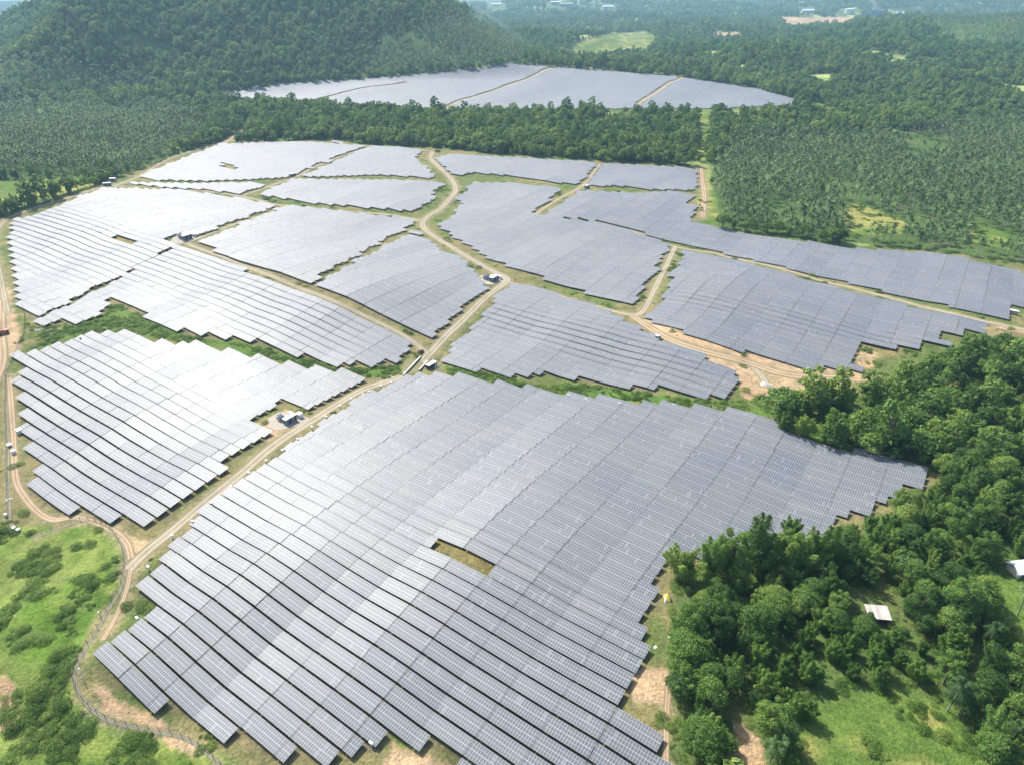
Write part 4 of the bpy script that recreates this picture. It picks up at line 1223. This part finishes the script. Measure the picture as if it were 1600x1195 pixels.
def pad(px, r1, r2, mat='gravel', name='gravel_pad'):
    c = at(px); n = 28; V = [(c[0], c[1], c[2] + .09)]; F = []
    for ring in (.5, 1):
        for i in range(n):
            a = i * 2 * math.pi / n; rr = ring * (1 + .13 * math.sin(a * 3 + 1) + .06 * math.sin(a * 7))
            x = c[0] + math.cos(a) * r1 * rr; y = c[1] + math.sin(a) * r2 * rr
            V.append((x, y, float(terrain(x, y)) + .09))
    for i in range(n):
        j = (i + 1) % n
        F.append([1 + i, n + 1 + i, n + 1 + j, 1 + j])
        if i % 2 == 0: F.append([0, 1 + i, 1 + j, 1 + (i + 2) % n])
    o = bpy.data.objects.new(name, np_mesh(name, V, F, [M[mat]], None, True)); COL.objects.link(o); o['kind'] = 'structure'

for px, s_, wh in (((447, 657), 1.0, 'beside the road in the notch of the left field'), ((766, 438), 1.15, 'at the road bend in the middle of the farm'), ((288, 373), 1.15, 'where the left fields meet'), ((1583, 492), 1.2, 'at the right edge of the photo')):
    if px[0] > 1500:
        kiosk(px, (0, 1.5), wh, (4.5, 2.4, 2.6), 'white-roofed brown cabin', 'rust')
        continue
    pad(px, 9.5 * s_, 8 * s_)
    container(px, (2.6 * s_, .4), 6.4 * s_, 2.7 * s_, 2.9 * s_, 'blue_grey', wh)
    transformer(px, (-2.6 * s_, -1.0), wh, s_ * 1.1)
    kiosk(px, (-2.0 * s_, 4.6 * s_), wh)
    kiosk(px, (2.6 * s_, 6.3 * s_), wh, (2.6, 2.2, 2.3), 'white metering cabin')
# smaller containers on the far blocks
container((917, 294), (0, 0), 6, 2.6, 2.7, 'lilac_grey', 'beside the path between the top right blocks', what='pale container with white roof')
container((457, 276), (0, 0), 7, 3, 2.8, 'blue_grey', 'by the lane below the top left block', what='grey container')
kiosk((1027, 530), (0, 0), 'on the verge of the bare dirt road', (2.4, 2.0, 2.4), 'dark blue kiosk', 'blue_grey')
container((168, 291), (0, 0), 7, 3, 2.9, 'blue_grey', 'at the top left corner of the farm', rz=0.2, what='long grey container')
container((177, 284), (0, 0), 6, 3.2, 3.2, 'lilac_grey', 'under the trees at the top left corner', rz=0.1, what='pale container')

# string combiner boxes at the row ends
CB = [(611,601),(595,607),(577,616),(568,620),(549,627),(532,638),(510,655),(488,671),(466,690),(442,708),(417,724),(390,743),(362,765),(331,790),(302,819),(270,841),(233,890),(216,970)]
for i, p in enumerate(CB):
    x, y, z = at(p)
    o = empty('combiner_box', (x, y, z), RZE)
    MB().box((0, 0, 1.35), (1.15, .5, 1.1)).build('cabinet', M['white'], o)
    MB().box((0, -.02, 1.95), (1.35, .7, .08)).build('hood', M['white'], o)
    for q in (-.4, .4): MB().box((q, 0, .3), (.08, .08, 1.2)).build('leg', M['galv'], o)
    lab = ('nearest' if i == len(CB) - 1 else ordinal(len(CB) - i) + ' nearest')
    tag(o, 'white combiner box at a row end by the road, %s of the line' % lab, 'electrical box', 'white combiner boxes at the row ends along the road')
for i, (p, w) in enumerate([((888,621), 'leftmost'), ((915,627), 'second from left'), ((967,634), 'third from left'), ((1052,636), 'rightmost')]):
    x, y, z = at(p); o = empty('combiner_box', (x, y, z), RZE)
    MB().box((0, 0, 1.3), (1.2, .5, 1.1)).build('cabinet', M['white'], o)
    MB().box((0, 0, .3), (.1, .1, 1.2)).build('leg', M['galv'], o)
    tag(o, 'small white box on the weedy ditch behind the nearest field, %s of four' % w, 'electrical box', 'white boxes along the ditch')

def fence(px, label, step=3.6, h=2.2):
    P = ground(px)[:, :2]; L = smooth_line(P, 1.2)
    seg = np.r_[0, np.cumsum(np.linalg.norm(np.diff(L, axis=0), axis=1))]
    n = int(seg[-1] / step)
    d = np.linspace(0, seg[-1], n + 1)
    X, Y = np.interp(d, seg, L[:, 0]), np.interp(d, seg, L[:, 1]); Z = terrain(X, Y)
    o = empty('wire_fence', (X[0], Y[0], Z[0]))
    pm = MB().box((0, 0, h/2 - .3), (.12, .12, h + .6)).mesh('post', [M['wire']])
    for i in range(n + 1):
        c = bpy.data.objects.new('post', pm); COL.objects.link(c); c.parent = o
        c.location = (X[i] - X[0], Y[i] - Y[0], Z[i] - Z[0])
    mb = MB()
    for i in range(n):                                # wires and a sparse mesh between each pair of posts
        a = np.array([X[i] - X[0], Y[i] - Y[0], Z[i] - Z[0]]); b = np.array([X[i+1] - X[0], Y[i+1] - Y[0], Z[i+1] - Z[0]])
        for zz in np.linspace(.2, h, 5):
            w = .018
            mb.add([a + (0, 0, zz - w), b + (0, 0, zz - w), b + (0, 0, zz + w), a + (0, 0, zz + w)], [[0, 1, 2, 3]])
        for t in np.linspace(0, 1, 13)[:-1]:
            c = a + (b - a) * t; e = (b - a) / step * .016
            mb.add([c - e + (0, 0, .1), c + e + (0, 0, .1), c + e + (0, 0, h), c - e + (0, 0, h)], [[0, 1, 2, 3]])
    w = mb.build('wire_mesh', M['wire'], o); w['kind'] = 'stuff'
    tag(o, label, 'fence')
fence([(14,834),(60,836),(88,824),(128,813),(158,817),(182,838),(194,870),(190,912),(166,955),(134,1010),(115,1055),(124,1086),(165,1122),(235,1140),(290,1152),(345,1195),(380,1235)], 'wire fence with concrete posts curving round the near left corner of the farm')
fence([(10,590),(9,650),(11,720),(13,790),(14,830)], 'straight wire fence beside the dirt track at the left edge')
fence([(36,478),(40,505),(36,530),(22,560),(8,588)], 'wire fence dropping to the ditch beside the upper left field')

def wall_beam(p0, p1, label, h=.9, w=.5):
    a, b = at(p0), at(p1)
    d = math.hypot(b[0]-a[0], b[1]-a[1]); o = empty('culvert_parapet', ((a[0]+b[0])/2, (a[1]+b[1])/2, (a[2]+b[2])/2), math.atan2(b[1]-a[1], b[0]-a[0]))
    o.rotation_euler[1] = -math.atan2(b[2]-a[2], d)
    MB().box((0, 0, h/2 - .2), (d, w, h + .4)).build('wall', M['concrete'], o)
    MB().box((0, 0, h + .06), (d + .2, w + .25, .14)).build('coping', M['cream'], o)
    tag(o, label, 'parapet wall')
wall_beam((630, 588), (657, 559), 'long pale concrete parapet on the left side of the culvert crossing')
wall_beam((655, 580), (668, 566), 'short pale concrete parapet on the right side of the culvert crossing')
pad((645, 572), 6, 8, 'road', 'culvert_deck')
container((674, 574), (0, 0), 6.5, 2.6, 2.4, 'dark_steel', 'beside the culvert crossing in the middle', what='dark blue container')
for p, w in (((681, 582), 'left one'), ((684, 582), 'middle one'), ((688, 583), 'right one')):
    x, y, z = at(p); o = empty('vent_pole', (x, y, z))
    MB().tube([(0, 0, -.3), (0, 0, 5.6)], .17, 6).build('pipe', M['white'], o)
    MB().tube([(0, 0, 5.6), (0, 0, 5.9)], .26, 6).build('cap', M['galv'], o)
    tag(o, 'white standing pipe by the culvert crossing, %s of the three' % w, 'pole', 'white pipes standing by the culvert')

# huts
def shack():
    x, y, z = at((1368, 966)); o = empty('tin_roofed_shack', (x, y, z), R(-6))
    MB().box((0, 0, 1.2), (6.2, 3.8, 2.6)).build('wall', M['wood'], o)
    MB().box((-.6, -1.93, 1.1), (1.1, .08, 1.9)).build('door', M['dark_steel'], o)
    MB().box((1.7, -1.93, 1.5), (1.2, .08, .8)).build('window', M['glass'], o)
    for k in range(7):                            # corrugated sheets, each lapping the next
        r = MB(); xw = 7.4 / 7
        for q in range(4):
            x0 = -3.7 + k * xw + q * xw / 4
            r.add([(x0, -2.7, 2.75 + .02*(k % 2)), (x0 + xw/8, -2.7, 2.83), (x0 + xw/8, 2.6, 3.73), (x0, 2.6, 3.65 + .02*(k % 2))], [[0,1,2,3]])
            r.add([(x0 + xw/8, -2.7, 2.83), (x0 + xw/4, -2.7, 2.75), (x0 + xw/4, 2.6, 3.65), (x0 + xw/8, 2.6, 3.73)], [[0,1,2,3]])
        sh = r.build('roof_sheet', M['cream' if k in (2, 5) else 'tin'], o)
        md = sh.modifiers.new('thick', 'SOLIDIFY'); md.thickness = .04
    for sx_ in (-3.2, 3.2): MB().box((sx_, -2.3, 1.2), (.15, .15, 3.0)).build('post', M['wood'], o)
    tag(o, 'small timber shack with a weathered grey tin roof among the trees', 'shack')
shack()
def white_house():
    x, y, z = at((1597, 893)); o = empty('farm_house', (x, y, z), R(8))
    MB().box((0, 0, 1.3), (9, 5.5, 2.8)).build('wall', M['cream'], o)
    for sg in (-1, 1):
        r = MB(); r.add([(-5, 0, 4.2), (5, 0, 4.2), (5, sg*3.4, 2.55), (-5, sg*3.4, 2.55), (-5, 0, 4.05), (5, 0, 4.05), (5, sg*3.4, 2.4), (-5, sg*3.4, 2.4)], [[0,1,2,3],[7,6,5,4],[2,1,5,6],[3,2,6,7],[0,3,7,4]])
        r.build('roof', M['white'], o)
    MB().box((-2.4, -2.78, 1.1), (.95, .08, 2.0)).build('door', M['wood'], o)
    for q in (-.6, 1.6): MB().box((q, -2.78, 1.5), (1.1, .08, .9)).build('window', M['glass'], o)
    tag(o, 'low house with a bright white roof, cut by the right edge of the photo', 'house')
white_house()

def drape(px, r, h, mat, label, name='tarpaulin', rz=0.0, sx_=1.0):
    x, y, z = at(px); o = empty(name, (x, y, z), rz)
    n, m = 14, 9; V, F = [], []
    for i in range(m + 1):
        for j in range(n):
            a = j * 2 * math.pi / n; q = i / m
            rad = r * q * (1 + .16 * math.sin(3 * a + px[0]) + .09 * math.sin(7 * a))
            V.append((math.cos(a) * rad * sx_, math.sin(a) * rad, h * (1 - q ** 1.6) * (1 + .15 * math.sin(a * 4)) + .06 * math.sin(i * 2 + j * 1.7) - .08 * q))
    for i in range(m):
        for j in range(n):
            F.append([i*n+j, (i+1)*n+j, (i+1)*n+(j+1) % n, i*n+(j+1) % n])
    c = bpy.data.objects.new('sheet', np_mesh('sheet', V, F, [M[mat]], None, True)); COL.objects.link(c); c.parent = o
    tag(o, label, 'tarpaulin' if 'tarp' in name else name.split('_')[-1])
    return o
drape((1043, 934), 1.9, 1.9, 'yellow', 'yellow and white tarpaulin over a heap at the edge of the wood', rz=.3, sx_=.6)
drape((1040, 938), 1.1, 1.2, 'white', 'white plastic sheet leaning against the yellow tarpaulin', 'plastic_sheet', sx_=.5)
drape((1024, 1010), .7, .12, 'cream', 'pale plastic sheeting lying on the grass beside the wood', 'plastic_sheet', 1.0, 1.6)
drape((1313, 926), 1.3, 1.3, 'blue_tarp', 'small blue tarpaulin between trees near the shack')
drape((1196, 600), 2.2, .9, 'cream', 'white rubble heap at the end of the bare dirt road', 'rubble_heap', 0, 1.5)
drape((1558, 522), 10, 3.0, 'track', 'brown soil mound beside the right end of the middle field', 'soil_mound', -.4, 1.7)
drape((14, 780), 1.0, .6, 'cream', 'heap of white sacks on the dirt track at the left edge', 'sack_heap', .3, 1.5)
drape((62, 515), 2.0, .5, 'cream', 'pale plank heap on bare soil below the upper left field', 'plank_heap', 0, 1.8)
kiosk((31, 676), (0, 0), 'tucked against the left end of the left field', (2.6, 2.0, 2.0), 'white box cabin')
kiosk((22, 708), (0, 0), 'on the dirt track at the left edge', (1.6, 1.4, 1.7), 'small white cabin')
kiosk((15, 697), (0, 0), 'beside the left fence', (2.2, 1.4, 1.2), 'low pale cabinet', 'lilac_grey')
kiosk((10, 806), (0, 0), 'on the fence line near the scrub corner', (1.0, .8, 1.2), 'tiny white cabinet')
kiosk((22, 826), (0, 0), 'at the lower end of the left dirt track', (1.2, .9, .9), 'left white box of two')
kiosk((29, 829), (0, 0), 'at the lower end of the left dirt track', (1.2, .9, .9), 'right white box of two')
kiosk((127, 533), (0, 0), 'in the ditch between the left fields', (.9, .8, 2.6), 'narrow white standing box', 'white')
kiosk((588, 1155), (0, -2.0), 'at the right end of a near panel row', (1.0, .5, 1.5), 'small white inverter box')
def pole(px, h, label, r=.09):
    x, y, z = at(px); o = empty('marker_pole', (x, y, z))
    MB().tube([(0, 0, -.3), (0, 0, h)], r, 6).build('shaft', M['white'], o)
    MB().box((0, 0, h + .1), (.35, .35, .25)).build('lamp_head', M['white'], o)
    tag(o, label, 'pole')
pole((129, 1056), 3.6, 'white pole standing inside the near left fence corner')
pole((156, 960), 1.4, 'short white post with a pale cap in the green scrub', .14)
pole((1042, 1012), 5.0, 'thin white pole at the edge of the wood')

def vehicle(px, rz, paint, label, truck=False, s=1.0):
    x, y, z = at(px); o = empty('truck' if truck else 'parked_car', (x, y, z + .02), rz); o.scale = (s, s, s)
    if truck:
        MB().box((0, 0, .85), (6.4, 2.2, .3)).build('chassis', M['dark_steel'], o)
        MB().box((2.4, 0, 1.9), (1.7, 2.3, 1.9)).build('cab', M[paint], o)
        MB().box((3.27, 0, 2.25), (.05, 2.0, .8)).build('windscreen', M['glass'], o)
        b = MB(); b.box((-.9, 0, 1.1), (4.4, 2.4, .15)); b.box((-.9, 1.15, 1.7), (4.4, .12, 1.1)); b.box((-.9, -1.15, 1.7), (4.4, .12, 1.1)); b.box((-3.05, 0, 1.7), (.12, 2.2, 1.1)); b.box((1.25, 0, 1.7), (.12, 2.2, 1.1))
        b.build('tipper_bed', M[paint], o); ax = (2.2, -1.0, -2.3); wr = .52
    else:
        b = MB(); b.box((0, 0, .75), (4.6, 1.8, .7)); b.build('body', M[paint], o)
        c = MB(); c.add([(-1.6,-.8,1.1),(1.2,-.8,1.1),(1.2,.8,1.1),(-1.6,.8,1.1),(-1.2,-.68,1.7),(.6,-.68,1.7),(.6,.68,1.7),(-1.2,.68,1.7)], [[4,5,6,7],[0,1,5,4],[1,2,6,5],[2,3,7,6],[3,0,4,7]])
        c.build('cabin', M['glass'], o); MB().box((-.3, 0, 1.73), (1.75, 1.34, .06)).build('roof', M[paint], o); ax = (1.45, -1.45); wr = .34
    for a in ax:
        for sg in (-1, 1):
            MB().tube([(a, sg * .75, wr), (a, sg * 1.0, wr)], wr, 6).build('wheel', M['rubber'], o)
    tag(o, label, 'truck' if truck else 'car')
vehicle((5, 523), .6, 'red', 'red tipper truck on bare ground at the left edge of the photo', True)
vehicle((180, 297), -.2, 'white', 'white truck parked at the top left corner of the farm', True)
vehicle((684, 238), .2, 'rust', 'brown truck at the top end of the central service road', True)
vehicle((220, 299), .1, 'dark_steel', 'dark car on the lane above the upper left field')
vehicle((657, 551), 1.0, 'rust', 'brown car on the gravel by the culvert crossing')

# far works and towers
def far_building(px, L, W, Hh, label, roof='white', body='white', gable=True):
    x, y, z = at(px); o = empty('works_building', (x, y, z), R(4)); o.scale = (1.25, 1.25, 1.5)
    MB().box((0, 0, Hh/2 - 2), (L, W, Hh + 4)).build('wall', M[body], o)
    if gable:
        for sg in (-1, 1):
            MB().add([(-L/2-1, 0, Hh+4), (L/2+1, 0, Hh+4), (L/2+1, sg*(W/2+1), Hh-.3), (-L/2-1, sg*(W/2+1), Hh-.3)], [[0,1,2,3]]).build('roof', M[roof], o)
    else: MB().box((0, 0, Hh + .4), (L + 1, W + 1, .8)).build('roof', M[roof], o)
    for k in range(4):
        MB().box((-L/2 + (k + .5) * L/4, -W/2 - .15, Hh*.35), (L/9, .3, Hh*.55)).build('door', M['blue_grey'], o)
    tag(o, label, 'building')
far_building((775, 10), 62, 22, 10, 'long white-roofed shed in the far haze, leftmost at the top')
far_building((868, 8), 55, 22, 12, 'white shed with a pale blue wall, left of the far works', body='lilac_grey')
far_building((884, 10), 70, 26, 9, 'low grey-blue shed right behind the far white shed', roof='lilac_grey', body='blue_grey')
far_building((907, 7), 24, 18, 24, 'tall white block house of the far works', gable=False)
far_building((950, 14), 60, 20, 9, 'long low cream shed at the right of the far works')
far_building((1262, 20), 60, 24, 9, 'bright white roof standing alone left of the far tank')
far_building((1368, 24), 64, 24, 14, 'dark works building under the white smoke', roof='dark_steel', body='blue_grey')
far_building((1405, 24), 44, 18, 8, 'low pale shed right of the smoking works')
def tank(px, r, h, label):
    x, y, z = at(px); o = empty('storage_tank', (x, y, z))
    MB().tube([(0, 0, -2), (0, 0, h)], r, 24).build('shell', M['cream'], o, False)
    MB().tube([(0, 0, h), (0, 0, h + 2), (0, 0, h + 3.4)], [r + .6, r * .7, .3], 24).build('roof', M['white'], o)
    tag(o, label, 'tank')
tank((1327, 22), 30, 26, 'big cream storage tank with white top near the smoke')
tank((931, 8), 13, 34, 'tall white silo of the far works')
def pylon(px, h, label):
    x, y, z = at(px); o = empty('power_pylon', (x, y, z), .3)
    w = h * .09
    for a, b in ((-1,-1),(1,-1),(1,1),(-1,1)):
        MB().tube([(a*w, b*w, -1), (a*w*.3, b*w*.3, h*.6), (a*w*.12, b*w*.12, h)], h*.008, 4).build('leg', M['galv'], o)
    for k, zz in enumerate((.66, .79, .92)):
        MB().box((0, 0, h*zz), (h*(.30 - .05*k), h*.012, h*.018)).build('crossarm', M['galv'], o)
    b = MB()
    for k in range(6):
        z0, z1 = h*k*.1, h*(k+1)*.1; w0, w1 = w*(1-.7*k/6), w*(1-.7*(k+1)/6); sg = 1 if k % 2 else -1
        for q in (-1, 1):
            b.tube([(sg*w0, q*w0, z0), (-sg*w1, q*w1, z1)], h*.005, 4); b.tube([(q*w0, sg*w0, z0), (q*w1, -sg*w1, z1)], h*.005, 4)
    b.build('bracing', M['galv'], o)
    tag(o, label, 'pylon')
pylon((784, 42), 52, 'lattice power pylon right of the mountain slope')
pylon((1506, 34), 60, 'lattice power pylon at the top right, left one of two')
pylon((1566, 30), 60, 'lattice power pylon at the top right, right one of two')
def smoke():
    x, y, z = at((1368, 21)); r = np.random.default_rng(3); mb = MB()
    for k in range(46):
        t = k / 45.0; zz = z + 14 + 210 * t; rad = 9 + 26 * t
        c = np.array([x - 8 - 34 * t + r.normal(0, 6 + 9*t), y + r.normal(0, 6 + 9*t), zz])
        rr = rad * r.uniform(.5, .95); n, m = 10, 7; V, F = [], []
        for i in range(m + 1):
            ph = math.pi * i / m
            for j in range(n):
                a = 2 * math.pi * j / n; q = rr * (1 + .16 * math.sin(3*a + k) * math.sin(2*ph))
                V.append(c + q * np.array([math.sin(ph)*math.cos(a), math.sin(ph)*math.sin(a), math.cos(ph)]))
        for i in range(m):
            for j in range(n): F.append([i*n+j, (i+1)*n+j, (i+1)*n+(j+1) % n, i*n+(j+1) % n])
        mb.add(V, F)
    m_, nt, P, out = new_mat('smoke_vapour')
    nt.nodes.remove(P)
    vs = nt.nodes.new('ShaderNodeVolumePrincipled'); vs.inputs['Density'].default_value = 0.035; vs.inputs['Color'].default_value = (.95, .95, .97, 1)
    nt.links.new(vs.outputs[0], out.inputs['Volume'])
    o = mb.build('smoke_plume', m_, None, True)
    tag(o, 'white smoke plume rising from the far dark works building', 'smoke', None, 'stuff')
smoke()

# ------------------------------------------------------------------ the air
def haze():
    b = MB().box((0, 4100, 190), (15600, 9400, 470))
    m_, nt, P, out = new_mat('haze_air')
    nt.nodes.remove(P)
    vs = nt.nodes.new('ShaderNodeVolumePrincipled')
    vs.inputs['Color'].default_value = (0.42, 0.74, 1.0, 1); vs.inputs['Density'].default_value = 0.000088; vs.inputs['Anisotropy'].default_value = 0.2
    nt.links.new(vs.outputs[0], out.inputs['Volume'])
    o = b.build('haze', m_); o['kind'] = 'stuff'
haze()
